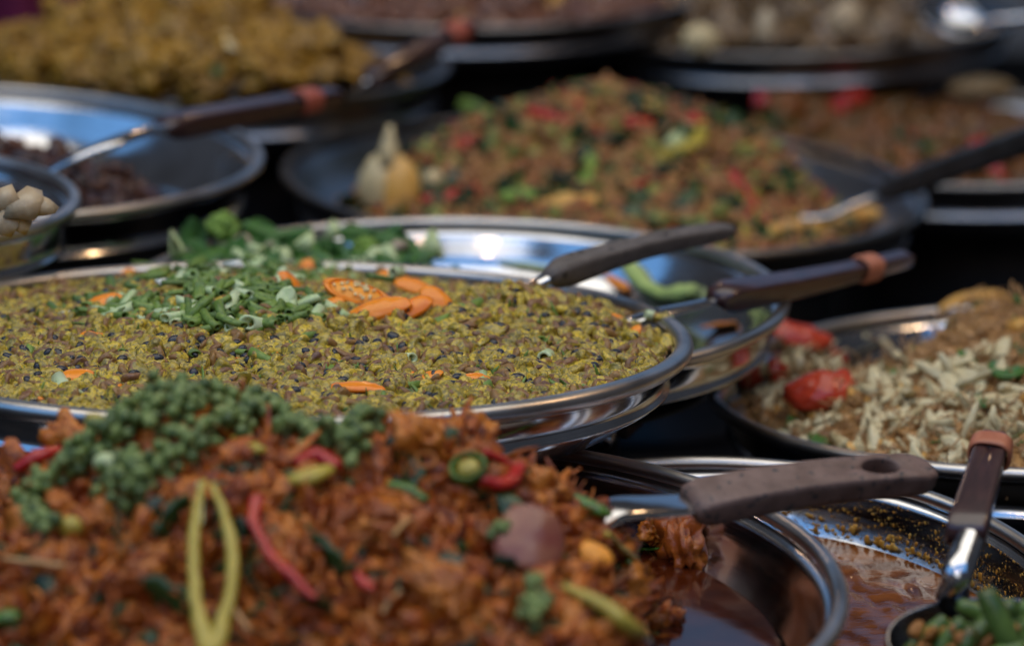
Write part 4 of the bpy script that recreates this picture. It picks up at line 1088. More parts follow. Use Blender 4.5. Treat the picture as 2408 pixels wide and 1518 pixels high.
far('red_chilli', pE, [(1715, 425), (1745, 470), (1775, 510), (1800, 535)], [.006, .005, .005, .003], M_REDCH, 'long red chilli strip running down the right front of the minced meat', 'chilli')
far('red_chilli', pE, [(1240, 275), (1290, 290), (1350, 300)], [.004, .007, .004], M_REDCH, 'red chilli strip near the top left of the minced meat', 'chilli')
far('red_chilli', pE, [(1060, 355), (1110, 345), (1140, 330)], [.004, .006, .003], M_REDCH, 'red chilli strip on the left slope of the minced meat', 'chilli')
far('red_chilli', pE, [(1000, 490), (1060, 480), (1125, 465)], [.006, .008, .008], M_REDCH, 'deep red chilli strip low at the left front of the minced meat', 'chilli')
far('red_chilli', pE, [(1470, 300), (1500, 305), (1530, 300)], [.005, .008, .005], M_REDCH, 'pinkish red chilli piece in the upper middle of the minced meat', 'chilli')
far('red_chilli', pE, [(1610, 300), (1645, 300), (1670, 290)], [.006, .009, .005], M_REDCH, 'red chilli piece at the upper right of the minced meat', 'chilli')
far('cut_vegetable', pE, [(1095, 270), (1120, 285), (1160, 300)], [.007, .009, .004], M_BROC, 'bright lime green stem tip sticking out at the upper left of the minced meat', 'vegetable stem', .012)
far('cut_vegetable', pE, [(1395, 375), (1385, 420), (1370, 465)], [.006, .006, .006], M_BROC, 'green stem standing in the middle of the minced meat', 'vegetable stem')
far('cut_vegetable', pE, [(1550, 385), (1600, 365), (1640, 340), (1640, 290)], [.006, .007, .008, .006], M_YELCH, 'yellow green stem curving at the upper right of the minced meat', 'vegetable stem')
far('cut_vegetable', pE, [(1570, 355), (1600, 330), (1610, 310)], [.006, .008, .006], M_PALEGRN, 'pale green stem piece at the upper right of the minced meat', 'vegetable stem')
far('cut_vegetable', pE, [(1180, 485), (1220, 475), (1260, 480)], [.006, .010, .006], M_BROC, 'green stem piece at the front edge of the minced meat', 'vegetable stem')
far('basil_leaf', pE, [(1380, 330), (1430, 335), (1480, 345)], [.007, .011, .006], M_HERB, 'black green leaf in the centre top of the minced meat', 'leaf', .006, .3)
far('basil_leaf', pE, [(1300, 425), (1330, 435), (1360, 425)], [.007, .011, .006], M_HERB, 'dark leaf in the middle front of the minced meat', 'leaf', .006, .3)
far('basil_leaf', pE, [(1480, 465), (1500, 480), (1520, 490)], [.007, .012, .006], M_HERB, 'dark leaf low in the middle of the minced meat', 'leaf', .006, .3)
far('golden_wedge', pE, [(1945, 540), (1990, 520), (2050, 515)], [.006, .015, .008], M_WEDGE, 'golden orange wedge right of the steel ladle neck', 'vegetable wedge', .006, .7)
far('golden_wedge', pE, [(1790, 560), (1860, 552), (1935, 550)], [.008, .012, .009], M_WEDGE, 'long golden wedge at the front rim below the red chilli strip', 'vegetable wedge', .006, .6)
far('golden_wedge', pE, [(1270, 495), (1340, 487), (1420, 490)], [.008, .014, .010], M_WEDGE, 'pale golden wedge at the front edge of the minced meat, behind the white reflection', 'vegetable wedge', .004, .6)
far('golden_wedge', pE, [(830, 480), (880, 480), (925, 482)], [.006, .010, .006], M_WEDGE, 'orange wedge at the left rim of the minced meat pan', 'vegetable wedge', .004, .5)
far('golden_wedge', pE, [(1010, 450), (1025, 440), (1040, 430)], [.006, .010, .006], M_CREAM, 'small cream piece right of the pear shaped bulb', 'vegetable wedge', .008, .8)
root = ob('onion_bulb', None, loc=P(918, 430, 2.27)); root.empty_display_size = .02
tag(root, 'cream pear shaped bulb leaning upright at the left end of the minced meat', 'onion')
g1 = chunk(3, 4, (.0125, .0115, .0185), .10, 1.1); g2 = chunk(5, 4, (.0125, .0105, .0205), .12, 1.1)
ob('bulb', mesh('bulb', join([mset((g1[0] + np.array([-.006, 0, -.001]), g1[1], g1[2]), 0), mset((g2[0] + np.array([.006, -.003, -.004]), g2[1], g2[2]), 1)]), [M_CREAM, M_WEDGE]), root)
ob('neck', mesh('neck', tube([(0, 0, .010), (.001, 0, .022), (.002, 0, .029), (.003, 0, .034)], [.0095, .0052, .0030, .0018], 10), [M_CREAM]), root)
root.rotation_mode = 'XYZ'; root.rotation_euler = (0, -.08, 0); root.scale = (1.35,) * 3

# ================================================================== K: glass noodles with tomato
K_ctrl = [(2450, 700, 1.90), (2300, 735, 1.89), (2200, 790, 1.88), (2150, 870, 1.86), (2050, 900, 1.86), (1900, 880, 1.88), (1780, 885, 1.87), (2250, 900, 1.78), (2450, 850, 1.82), (2600, 760, 1.85), (2600, 950, 1.72), (2000, 930, 1.80)] + flatc(pK, 0, [(1720, 920, -.017), (1745, 950, -.014), (1850, 975, -.008), (2000, 1005, -.004), (2200, 1025, -.001), (2400, 1030, .002), (2600, 1030, .002)])
lowK = [(-.05, .2, -.07), (.08, .21, -.05), (-.13, .16, -.08), (-.19, .08, -.06), (-.1, .12, -.06), (.2, .1, -.01), (.2, -.1, -.01), (0, -.215, -.006), (-.12, -.18, -.010), (-.2, -.06, -.018)]
pK.heap(K_ctrl + world_ctrl(pK, lowK), None, amp=.004, freq=34, floor=-.05)
nd = [mset(smooth and tube(smooth(np.array([(rnd.uniform(-1, 1) * .012 + j * .009 - .027, rnd.uniform(-1, 1) * .012, rnd.uniform(-1, 1) * .004) for j in range(7)]), 4), .0007, 5), 0) for i in range(14)]
spl = [mset(chunk(500 + i, 3, (.013 - .0008 * i, .0034 + .0006 * (i % 3), .0022), .45, 1.3, .15), 1) for i in range(6)]
spl_ = [mset(tube(smooth(np.array([(-.014, 0, 0), (-.004, .002 * (i - 2), .001), (.008, .001, .002), (.014, .003, 0)]), 3), [.0030, .0026, .0026, .0024, .0022, .0022, .002, .002, .002, .0018][:10], 7), 1) for i in range(5)]
parts = [mset(pK.heap_mesh(160), 0), pK.scatter(pK.pts(2300, edge=.012), nd, .45, .85, 9, 0), pK.scatter(pK.pts(420, filt=lambda A: A[:, 2] < .012, edge=.012), [mset(chunk(i + 40, 3, (.0085, .0045, .0028), .45, 1.4), 1) for i in range(5)], .5, 1.3, 9, -.003), pK.scatter(pK.pts(900, edge=.012), [mset(chunk(i, 3, (.006, .004, .003), .4, 1.6, .4), 0) for i in range(4)], .5, 1.3, 9, 0), pK.scatter(pK.pts(90, edge=.012), [mset(chunk(i, 3, (.010, .006, .0012), .3), 2) for i in range(3)], .5, 1.2, 9, -.002), pK.scatter(pK.pts(90, edge=.012), [mset(chunk(i, 3, (.007, .005, .004), .3), 3) for i in range(3)], .5, 1.2, 9, -.002)]
pK.stuff('glass_noodle_salad', join(parts), [M_NOODLE, M_SPROUT, M_LEAF, M_WEDGE], 'tangled tan glass noodles heaped at the right edge', 'noodles')
sm = [mesh('bean_sprout', mset((lambda g: (g[0] + np.stack([0 * g[0][:, 0], 9 * (1 + i % 3) * g[0][:, 0] ** 2, 5 * g[0][:, 0] ** 2], 1), g[1], g[2]))(spl[i]), 0), [M_SPROUT]) for i in range(6)]
LM_K = [(1950, 950, 'the biggest tomato wedge'), (1880, 825, 'the long back tomato'), (1765, 905, 'the dark red left tomato'), (2290, 705, 'the carrot strips'), (2330, 1040, 'the banded brown handle'), (1690, 930, 'the left rim of the noodle pan'), (2150, 1060, 'the front rim of the noodle pan'), (2408, 900, 'the right picture edge'), (2180, 820, 'the steep noodle slope'), (2060, 860, 'the arched stem'), (2330, 900, 'the dark green leaves')]
for i in range(84):
    a = [(2230, 960, 190, 80), (1850, 900, 130, 60), (2320, 900, 100, 60), (2000, 960, 100, 50)][(0, 0, 1, 0, 2, 3)[i % 6]]
    px = rnd.uniform(a[0] - a[2], min(2400, a[0] + a[2])); py = rnd.uniform(a[1] - a[3], a[1] + a[3])
    w, nn = pK.hit(px, py, .006)
    lbl = where('pale bean sprout', px, py, LM_K, True)
    o = ob('bean_sprout', sm[i % 6], loc=w, quat=lieq(.5, nn), scale=rnd.uniform(1.0, 1.45))
    if not lbl: bpy.data.objects.remove(o); continue
    tag(o, lbl, 'bean sprout', 'bean sprouts on the glass noodles')
def tomato(px, py, L, Wd, rot, lab, mat=M_TOMATO, lift=.008, pan=pK, tipf=.6):
    w, nn = pan.hit(px, py, lift)
    root = ob('tomato_wedge', None, loc=w, quat=at_frame(w, (RT * math.cos(rot) + UP * math.sin(rot) + FW * .1).normalized(), (-FW * .8 + UP * tipf).normalized())); root.empty_display_size = .01
    tag(root, lab, 'tomato')
    g = shell(.05, math.pi - .05, .35, math.pi - .35, (L, Wd, Wd * .8), .16, 40, 20)
    n_ = fbm(g[0] * 70 + px, 3)[:, None] * .16; g = (g[0] * (1 + n_) + np.stack([0 * g[0][:, 0], 10 * g[0][:, 0] ** 2, 0 * g[0][:, 0]], 1), g[1], g[2])
    ob('skin', mesh('skin', g, [mat]), root)
    g = chunk(4, 3, (L * .8, Wd * .62, Wd * .55), .1); g[0][:, 2] += Wd * .1
    ob('flesh', mesh('flesh', g, [mat]), root)
tomato(1950, 955, .026, .0165, .30, 'biggest glossy tomato wedge, lying at the front of the noodle pan', lift=.009)
tomato(1885, 832, .022, .012, -.30, 'long orange red tomato wedge at the back left of the noodle pan', lift=.010)
tomato(1768, 908, .016, .011, -.8, 'dark red tomato wedge by the left rim of the noodle pan', lift=.010)
tomato(1965, 862, .012, .008, -.3, 'small red tomato piece right of the long back tomato', lift=.006)
tomato(1720, 860, .013, .009, .4, 'small red tomato piece at the very left of the noodle pan', lift=.008)
tomato(1835, 900, .011, .008, -1.0, 'small red tomato piece between the two long wedges', lift=.007)
far('carrot_strip', pK, [(2215, 738), (2260, 712), (2330, 700), (2395, 712)], [.003, .0065, .006, .003], M_WEDGE, 'orange carrot strip on the top of the noodle heap', 'carrot', .003, .5)
far('carrot_strip', pK, [(2310, 730), (2350, 722), (2400, 726)], [.003, .005, .003], M_WEDGE, 'second orange carrot strip just below the first on the noodle heap', 'carrot', .003, .5)
far('leaf', pK, [(2340, 880), (2370, 905), (2405, 890)], [.005, .010, .005], M_LEAF, 'dark green leaf at the right of the noodle heap', 'leaf', .008, .3)
far('leaf', pK, [(2310, 955), (2330, 975), (2350, 970)], [.004, .008, .004], M_LEAF, 'small dark green leaf low on the noodles', 'leaf', .008, .3)
far('celery_stem', pK, [(2040, 820), (2085, 830), (2120, 870)], [.002, .003, .003], M_SPROUT, 'thin arched pale stem between the tomatoes and the noodle slope', 'vegetable stem', .010, .8)

# ================================================================== C: yellow curry pile
C_ctrl = [(-80, 180, 2.50), (0, 90, 2.52), (150, 50, 2.54), (280, -10, 2.55), (450, -60, 2.55), (580, 0, 2.54), (660, 75, 2.52), (740, 95, 2.50), (800, 125, 2.48), (850, 190, 2.45), (940, 195, 2.42), (300, 200, 2.33), (500, 210, 2.33), (700, 205, 2.34), (100, 200, 2.34), (400, 90, 2.42), (600, 120, 2.42), (200, 110, 2.42)]
lowC = [(.2, .05, -.06), (.17, .12, -.07), (.1, .19, -.06), (0, .2, -.05), (-.12, .17, -.03)]
pC.heap(C_ctrl + world_ctrl(pC, lowC), None, amp=.005, freq=26, floor=-.05)
cc = [chunk(200 + i, 4, (.0165, .0125, .0105), .55, 1.7, .12, 5) for i in range(6)]
G = join([mset(pC.heap_mesh(120), 0), pC.scatter(pC.pts(1300, edge=.012), [mset(chunk(i, 3, (.009, .006, .005), .55, 1.7), 0) for i in range(4)], .6, 1.3, 9, 0)])
pC.stuff('yellow_curry', G, [M_YCURRY], 'yellow brown curry sauce and crumbs between the larger pieces', 'curry')
cme = [mesh('curry_piece', c, [M_YCURRY]) for c in cc]
LM_C = [(560, 150, 'the pale shallot sliver'), (720, 130, 'the big right hand lump'), (60, 30, 'the magenta cloth'), (0, 200, 'the bright bulb reflection'), (600, 220, 'the front rim of the curry pan'), (200, 100, 'the left slope of the curry'), (400, 60, 'the top of the curry'), (830, 180, 'the right foot of the curry'), (420, 180, 'the green piece'), (300, 210, 'the blue steel wall'), (560, 20, 'the upper right shoulder')]
k = 0
for i in range(95):
    px = rnd.uniform(0, 830); py = rnd.uniform(0, 225)
    if py < (90 if px < 150 else 0) or (px > 600 and py < 75 + (px - 600) * .35): continue
    w, nn = pC.hit(px, py, .004)
    lbl = where('yellow curry piece', px, py, LM_C, True)
    if not lbl: continue
    o = ob('curry_piece', cme[k % 6], loc=w, quat=rotq(), scale=rnd.uniform(.7, 1.35)); k += 1
    tag(o, lbl, 'curry piece', 'pieces of yellow curry')
w, nn = pC.hit(735, 125, .008)
tag(ob('curry_piece', mesh('curry_piece', chunk(301, 4, (.030, .022, .020), .40, 1.8), [M_YCURRY]), loc=w, quat=rotq()), 'biggest rounded yellow curry lump at the right shoulder of the pile', 'curry piece')
far('shallot_sliver', pC, [(525, 125), (545, 150), (560, 165)], [.002, .005, .003], M_CREAM, 'pale sliver catching the light in the middle of the yellow curry', 'shallot', .02, .5)
far('green_piece', pC, [(490, 190), (500, 205)], [.008, .010], M_LEAF, 'small green piece near the front of the yellow curry', 'vegetable piece', .014, .7)

# ================================================================== D, H, F, I, J
def simple_heap(pan, name, ctrl, lows, mats, libs, n, label, cat, amp=.004, freq=30, edge=.01, res=120, fl=None):
    pan.heap(ctrl + world_ctrl(pan, lows), None, amp=amp, freq=freq, floor=fl)
    parts = [mset(pan.heap_mesh(res), 0)]
    for lib, k, a, b in libs: parts.append(pan.scatter(pan.pts(k, edge=edge), lib, a, b, 9, -.001))
    return pan.stuff(name, join(parts), mats, label, cat)
ch3 = lambda s, k: [mset(chunk(i * 3 + 1, 3, s, .4), k) for i in range(4)]
simple_heap(pD, 'dark_stew', [(0, 370, 2.2), (150, 395, 2.15), (300, 420, 2.1), (380, 445, 2.06), (0, 440, 2.02), (200, 450, 2.0), (-200, 400, 2.1)],
            [(.17, -.04, -.06), (.2, .05, -.08), (.12, .1, -.07), (.05, .17, -.07), (0, .19, -.08), (-.2, .1, -.03), (.1, -.19, -.04), (.16, -.12, -.05)], [M_STEW, M_REDFOOD],
            [(ch3((.014, .008, .006), 0), 420, .6, 1.3), (ch3((.02, .005, .003), 1), 60, .6, 1.2)], 0, 'dark brown stewed meat lying low in the left pan', 'stew', fl=-.055)
simple_heap(pH, 'mushroom_base', [(0, 500, 1.62), (-200, 480, 1.64), (60, 530, 1.60)], [(.1, .05, -.05), (.05, .1, -.05), (.12, -.02, -.04), (0, -.12, -.02)], [M_MUSH, M_STEW],
            [(ch3((.007, .005, .003), 0), 160, .6, 1.2), (ch3((.007, .005, .003), 1), 80, .6, 1.2)], 0, 'mix of cream and brown mushroom bits in the small bowl', 'mushrooms', fl=-.05)
for i, (px, py, rz, sc, lab) in enumerate([(55, 478, .2, 1.2, 'pointed pale mushroom slice, topmost in the small bowl'), (15, 470, 1.2, .9, 'cream mushroom slice at the left picture edge'), (95, 485, -.5, .9, 'translucent yellowish slice nearest the bowl wall'), (15, 520, .7, 1.0, 'cream mushroom slice low in the small bowl'), (45, 520, 2.0, .7, 'narrow cream mushroom slice above the bowl rim')]):
    put('mushroom_slice', mesh('mushroom_slice', chunk(i + 2, 1, (.0115, .0095, .0035), .4), [M_MUSH]), px, py, 1.60, vq(rz, .4), sc, lab, 'mushroom', 'mushroom slices in the small bowl')
simple_heap(pF, 'red_brown_dish', [(700, -30, 2.9), (900, -20, 2.8), (1100, 0, 2.75), (1300, -20, 2.8), (1000, -80, 2.95)], [(-.2, 0, 0), (.2, 0, -.01), (0, -.22, -.004), (.1, -.2, -.004), (-.1, -.2, -.004), (0, .2, .02)], [M_REDFOOD, M_WEDGE],
            [(ch3((.014, .010, .008), 0), 700, .6, 1.4), (ch3((.012, .006, .006), 1), 50, .6, 1.2)], 0, 'reddish brown chopped food at the top centre', 'chopped food', fl=-.045)
simple_heap(pI, 'fried_noodles', [(1560, 70, 2.75), (1700, 10, 2.85), (1850, -60, 2.9), (2000, -50, 2.9), (2120, 30, 2.85), (2190, 110, 2.75), (1900, 50, 2.72), (2050, 80, 2.72), (1700, 80, 2.7)], [(-.18, 0, -.02), (.18, 0.05, -.03), (0, -.2, -.006), (.12, -.16, -.006), (-.12, -.16, -.006), (0, .2, -.01)], [M_FRY, M_MUSH],
            [(ch3((.018, .010, .008), 0), 600, .6, 1.3), (ch3((.014, .010, .006), 1), 40, .7, 1.4)], 0, 'brown fried noodles with paler bits at the top right', 'fried noodles', fl=-.05)
simple_heap(pJ, 'dark_red_curry', [(1800, 290, 2.65), (1900, 275, 2.7), (2000, 280, 2.72), (2150, 290, 2.75), (2300, 320, 2.72), (2000, 350, 2.55), (2200, 370, 2.5), (2400, 370, 2.5)], [(-.21, .0, -.02), (0, -.21, -.01), (.2, 0, -.02), (.1, .2, -.02)], [M_DCURRY, M_REDCH, M_HERB],
            [(ch3((.014, .010, .007), 0), 600, .6, 1.3), (ch3((.014, .010, .006), 1), 12, .7, 1.3), (ch3((.014, .010, .004), 2), 30, .7, 1.3)], 0, 'dark red curry in the shaded pan at the right', 'curry', fl=-.05)
far('red_chilli', pJ, [(1985, 272), (2010, 265), (2035, 262)], [.007, .012, .007], M_REDCH, 'blurred red chilli piece on top of the dark red curry', 'chilli', .014)
far('red_chilli', pJ, [(1785, 255), (1792, 275)], [.006, .008], M_REDCH, 'blurred dark magenta chilli piece at the left of the dark red curry', 'chilli', .014)
tag(ob('rice_cracker', mesh('rice_cracker', chunk(6, 3, (.030, .012, .012), .15), [M_FARTAN]), loc=P(2310, 208, 2.75)), 'out of focus tan fried piece above the back of the dark red curry', 'fried piece')
for i, (px, py, sx_, sz_, m_, lab) in enumerate([(1800, 70, .010, .018, M_MUSH, 'pale blurred lump on the left of the fried noodles'), (1990, 50, .018, .020, M_MUSH, 'greyish cream lump in the middle of the fried noodles'), (1650, 95, .018, .014, M_CREAM, 'cream blurred lump near the left rim of the fried noodles')]):
    tag(ob('noodle_topping', mesh('noodle_topping', chunk(40 + i, 3, (sx_, .012, sz_), .2), [m_]), loc=P(px, py, 2.68)), lab, 'food piece')

# cloth hanging behind the stall, top left
M_CLOTH = rough_mat('magenta_cloth', (.10, .004, .030), (.16, .006, .05), .8, 30, .2)
def clothf(u, v):
    side = np.where(v < .5, 0, 1); vv = np.where(v < .5, v * 2, 2 - v * 2)
    x = (vv - .5) * .5; z = (u - .5) * .40
    y = .02 * np.sin(x * 40 + z * 6) + .01 * np.sin(x * 90) + side * .002
    return np.stack([x, y, z], -1)
tag(ob('cloth', mesh('cloth', grid(clothf, 20, 120, False, True), [M_CLOTH]), loc=P(-220, -190, 3.3), quat=Quaternion((0, 0, 1), .2)), 'magenta cloth hanging in the top left corner behind the yellow curry', 'cloth')

# ================================================================== L: splashed pan with green beans
zl = -.030
o = ob('curry_oil', mesh('curry_oil', disc(pL, zl, pL.wall_r(zl) - .001, 180, .0009), [M_OIL2]), loc=pL.c, quat=pL.q)
tag(o, 'shallow brown red curry oil in the splashed pan', 'oil', kind='stuff')
cr = []
for i in range(1700):
    t = rnd.uniform(-.3, 2.2); z = -.028 + .022 * rnd.random() ** 1.6; r = pL.wall_r(z) - .0002
    g = chunk(i % 7, 2, (.0011, .0008, .0011), .4)
    s_ = rnd.uniform(.3, 1.0) ** 3 * (1.9 if z < -.022 else .9) + .12
    q_ = g[0] * s_ * np.array([.16, 1.2, 1.0]); q_[:, 2] *= rnd.uniform(.6, 1.6)
    ct, st = math.cos(t), math.sin(t)
    q_ = np.stack([q_[:, 0] * ct - q_[:, 1] * st, q_[:, 0] * st + q_[:, 1] * ct, q_[:, 2]], 1)
    cr.append((q_ + np.array([r * ct, r * st, z]), g[1], g[2]))
o = ob('sauce_splashes', mesh('sauce_splashes', join(cr), [M_SPECK]), loc=pL.c, quat=pL.q)
tag(o, 'orange and yellow sauce splashes dried on the steel wall of the bean pan', 'sauce splashes', kind='stuff')
w = P(1752, 1062, 1.62)
# beans
pc = P(2230, 1520, 1.355)
bm = []
for i in range(5):
    A = smooth(np.array([(-.016 - .002 * i, 0, 0), (-.006, .002, .0012 * (i - 2)), (.006, .002, .001), (.017 + .001 * i, -.001, 0)]), 6)
    rr = np.interp(np.linspace(0, 1, len(A)), [0, .04, .2, .8, .96, 1], [.0030, .0042, .0047, .0046, .0042, .0030])
    g = tube(A, rr, 12); g[0][:] += .0004 * np.stack([fbm(g[0] * 160 + i, 2)] * 3, 1)
    bm.append(mesh('green_bean', g, [M_BEAN]))
BN = [(2165, 1480, 1.33, 1.05, .9, 'green bean at the left end of the pile, pointing up right'), (2120, 1510, 1.34, .9, .8, 'dark green bean end at the far left bottom corner of the pile'), (2205, 1500, 1.325, 1.1, .95, 'green bean standing second from the left'), (2290, 1465, 1.33, .85, 1.15, 'long green bean leaning right in the middle of the pile'), (2345, 1490, 1.315, -1.25, 1.2, 'thick green bean in front, slanting down to the right'), (2260, 1515, 1.315, 1.5, .9, 'short green bean seen low in the middle'), (2405, 1440, 1.33, .3, 1.0, 'yellow green bean lying flat at the right edge'), (2390, 1490, 1.325, -.9, 1.0, 'green bean at the bottom right corner'), (2325, 1430, 1.34, -.5, .9, 'green bean at the back top of the pile'), (2240, 1455, 1.345, .3, .8, 'green bean half hidden behind the middle of the pile'), (2390, 1415, 1.345, .8, .9, 'green bean at the top right, dusted with brown paste'), (2310, 1525, 1.31, .5, 1.0, 'green bean cut by the bottom picture edge')]
for i, (px, py, d, rz, sc, lab) in enumerate(BN):
    put('green_bean', bm[i % 5], px + 16, py + 40, d, vq(rz, .4 + .2 * math.sin(i)), sc * 1.05, lab, 'green bean', 'green beans on the ladle')
pb = [(chunk(400 + i, 3, (.010, .007, .006), .4)) for i in range(4)]
parts = []
for i in range(110):
    w = P(rnd.uniform(2150, 2420), rnd.uniform(1470, 1570), rnd.uniform(1.312, 1.35)) - pc
    g = pb[i % 4]; parts.append((g[0] * rnd.uniform(.15, .5) @ np.array(rotq().to_matrix()).T + np.array(w), g[1], g[2]))
tag(ob('curry_paste', mesh('curry_paste', join(parts), [M_PASTE]), loc=pc), 'brown curry paste clinging between the green beans', 'curry paste', kind='stuff')

# ================================================================== utensils
M_GREYH = rough_mat('grey_handle', (.085, .070, .060), (.13, .108, .095), .62, 60, .5, 0, (1, 3, 3), (.03, .025, .022))
M_WORN = rough_mat('worn_brown_handle', (.115, .066, .050), (.185, .115, .092), .6, 90, .7, 0, (1, 1, 1), (.035, .035, .036))
M_BROWNH = rough_mat('dark_brown_handle', (.030, .012, .012), (.055, .022, .020), .32, 60, .2, .3, (1, 4, 4))
M_BLACKH = rough_mat('black_handle', (.015, .017, .018), (.03, .032, .034), .5, 50, .2)
M_BAND = rough_mat('orange_rubber', (.36, .11, .05), (.46, .16, .08), .45, 90, .2)
M_BANDR = rough_mat('red_rubber', (.32, .07, .04), (.42, .10, .06), .45, 90, .2)
up_face = (UP * .8 - FW * .6).normalized()
# grey handled spatula in the stir fry
utensil('spatula', 'spatula with a weathered grey handle standing in the olive yellow stir fry', 'spatula', P(1285, 652, 1.715), P(1726, 540, 1.86), up_face,
        lambda t: float(np.interp(t, [0, .02, .06, .2, .45, .8, .95, 1], [.0045, .0060, .0070, .0076, .0062, .0066, .0056, .0025])),
        lambda x: np.interp(x, [0, .03, .12, .3, .6, .9, 1], [.0050, .0078, .0086, .0064, .0058, .0052, .0035]), M_GREYH,
        [P(1205, 700, 1.700), P(1255, 672, 1.713), P(1300, 650, 1.72), P(1330, 642, 1.728)], [.0050, .0052, .0048, .004], .7, hole=(.1185, .0028, .0024), bend=lambda x: .004 * np.sin(x * 3.1))
# spoon in the vegetable pan
utensil('serving_spoon', 'serving spoon with a glossy brown handle and orange rubber band over the vegetable pan', 'spoon', P(1683, 702, 1.74), P(2136, 606, 1.92), (UP * .75 - FW * .66).normalized(),
        lambda t: float(np.interp(t, [0, .03, .2, .6, .97, 1], [.0080, .0088, .0085, .0062, .0054, .0048])), lambda x: np.interp(x, [0, .05, .3, 1], [.0075, .0090, .0072, .0050]), M_BROWNH,
        [P(1470, 762, 1.70), P(1560, 735, 1.715), P(1640, 716, 1.733), P(1720, 694, 1.755)], [.0060, .0058, .0045, .0040], .45, band=[.745, .775, .80], bandmat=M_BAND, bandw=.0035, bend=lambda x: -.002 * np.sin(x * 3.1))
# worn handled spatula in the orange curry
utensil('spatula', 'spatula with a worn speckled brown handle and an oval hanging hole, in the orange curry', 'spatula', P(1618, 1186, 1.385), P(2194, 1112, 1.44), (UP * .80 - FW * .60).normalized(),
        lambda t: float(np.interp(t, [0, .015, .05, .3, .7, .93, .98, 1], [.0100, .0112, .0118, .0112, .0108, .0108, .0080, .0045])), lambda x: np.interp(x, [0, .04, .5, .9, 1], [.0070, .0075, .0072, .0066, .0045]), M_WORN,
        [P(1340, 1262, 1.335), P(1440, 1200, 1.350), P(1540, 1190, 1.367), P(1625, 1184, 1.388)], [.0085, .0090, .0092, .0092], .30, hole=(.1065, .0105, .0062), bend=lambda x: .0035 * np.sin(x * 3.1))
# ladle standing in the bean pan
p0 = P(2268, 1268, 1.375); p1 = P(2338, 1030, 1.455)
utensil('ladle', 'ladle with an upright dark brown handle and orange band, scooping green beans', 'ladle', p0, p1, (-FW * .9 + RT * -.25).normalized(),
        lambda t: float(np.interp(t, [0, .03, .30, .7, .96, 1], [.0088, .0100, .0092, .0086, .0080, .0050])), lambda x: np.interp(x, [0, .1, 1], [.0075, .0080, .0062]), M_BROWNH,
        [P(2285, 1250, 1.38), P(2268, 1300, 1.37), P(2250, 1350, 1.362), P(2240, 1400, 1.368), P(2240, 1425, 1.374)], [.0072, .0076, .0080, .0086, .0070], .8, band=[.84, .865, .89], bandmat=M_BAND, bandw=.004)
rt = bpy.data.objects['ladle']
# bowl of the ladle, a child of it
inv = rt.matrix_basis.inverted()
bc = P(2362, 1508, 1.352)
def bowlf(u, v):
    a = u * 2 * np.pi; w_ = v * 2; out = w_ < 1
    b = np.where(out, w_, 2 - w_) * math.radians(78); k = np.where(out, 1.0, .955)
    return np.stack([.060 * np.sin(b) * np.cos(a) * k, .030 * np.sin(b) * np.sin(a) * k, (math.cos(math.radians(78)) - np.cos(b)) * .026 * k], -1)
gb = grid(bowlf, 48, 24, True, True)
nb = (UP * .72 - FW * .68 + RT * .05).normalized(); xb = (RT - nb * RT.dot(nb)).normalized(); yb = nb.cross(xb)
Mb = Matrix((xb, yb, nb)).transposed().to_4x4(); Mb.translation = bc
o = ob('scoop', mesh('scoop', gb, [steel('dark_reflection_steel', (0.16, 0.15, 0.15), 0.16, 0.32)]), rt)  # base colour darkened to paint in the dark reflection inside the scoop
o.matrix_local = inv @ Mb
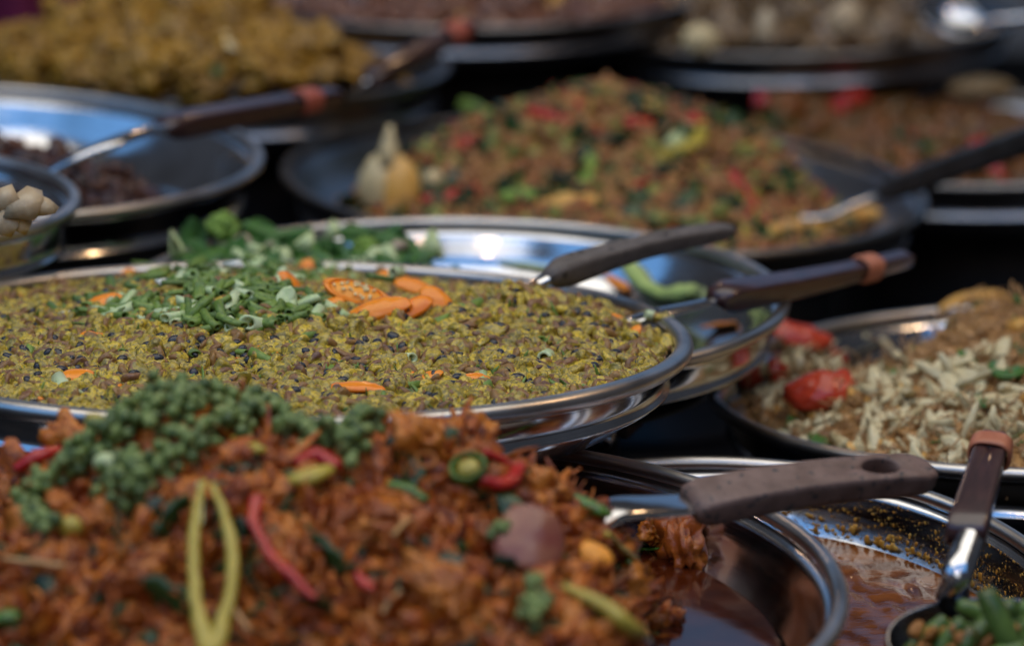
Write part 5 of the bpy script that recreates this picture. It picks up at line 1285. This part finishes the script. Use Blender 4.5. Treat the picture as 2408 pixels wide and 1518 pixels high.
# spoon resting across the dark stew
utensil('serving_spoon', 'serving spoon with a dark handle and red rubber band resting across the dark stew pan', 'spoon', P(380, 303, 2.00), P(795, 224, 2.16), (UP * .8 - FW * .6).normalized(),
        lambda t: float(np.interp(t, [0, .05, .3, 1], [.0075, .0090, .0080, .0060])), lambda x: np.interp(x, [0, .1, 1], [.0075, .0085, .006]), M_BROWNH,
        [P(90, 420, 1.96), P(190, 366, 1.955), P(260, 338, 1.96), P(330, 312, 1.98), P(400, 299, 2.005)], [.0080, .0075, .0070, .0060, .0055], .5, band=[.78, .81, .84], bandmat=M_BANDR, bandw=.005)
utensil('serving_spoon', 'spoon with a dark handle leaning out of the yellow curry pan', 'spoon', P(862, 192, 2.38), P(1110, 58, 2.46), (UP * .8 - FW * .6).normalized(),
        lambda t: float(np.interp(t, [0, .05, .3, 1], [.0080, .0095, .0085, .0070])), lambda x: np.interp(x, [0, .1, 1], [.0075, .0085, .006]), M_BROWNH,
        [P(795, 240, 2.42), P(825, 215, 2.40), P(870, 188, 2.38)], [.0075, .0070, .0060], .5, band=[.80, .84, .88], bandmat=M_BANDR, bandw=.005)
utensil('ladle', 'ladle with a thick black handle coming in from the right over the minced meat pan', 'ladle', P(2080, 448, 2.28), P(2520, 292, 2.08), (UP * .8 - FW * .6).normalized(),
        lambda t: float(np.interp(t, [0, .05, .3, 1], [.0095, .0125, .0130, .0130])), lambda x: np.interp(x, [0, .1, 1], [.0085, .0095, .0095]), M_BLACKH,
        [P(1840, 505, 2.27), P(1930, 512, 2.265), P(1990, 488, 2.27), P(2100, 448, 2.285)], [.008, .0088, .0078, .0072], .45)
# steel ladle end far at the top right
w = P(2240, 35, 2.72)
rt = ob('ladle', None, loc=w, quat=vq(-.35, .9)); rt.empty_display_size = .02
tag(rt, 'blurred steel ladle with a lilac sheen at the top right, behind the dark red curry', 'ladle')
ob('scoop', mesh('scoop', grid(lambda u, v: np.stack([.034 * np.sin(np.where(v < .5, v * 2, 2 - v * 2) * 1.4) * np.cos(u * 6.2832), .026 * np.sin(np.where(v < .5, v * 2, 2 - v * 2) * 1.4) * np.sin(u * 6.2832), -.016 * np.cos(np.where(v < .5, v * 2, 2 - v * 2) * 1.4) + np.where(v < .5, 0, .001)], -1), 40, 20, True, True), [STEEL]), rt)
ob('shank', mesh('shank', tube([(.03, .005, 0), (.08, .03, .01), (.14, .06, .02)], [.005, .0045, .0045], 10), [STEEL]), rt)
# dim handle under the vegetable pan
utensil('serving_spoon', 'dim brown spoon handle in the shadow below the vegetable pan', 'spoon', P(1440, 1010, 1.72), P(1545, 915, 1.80), (UP * .8 - FW * .6).normalized(),
        lambda t: .0095, lambda x: .006 + 0 * np.asarray(x), M_WORN, [P(1440, 1010, 1.72), P(1420, 1040, 1.70)], [.005, .005])
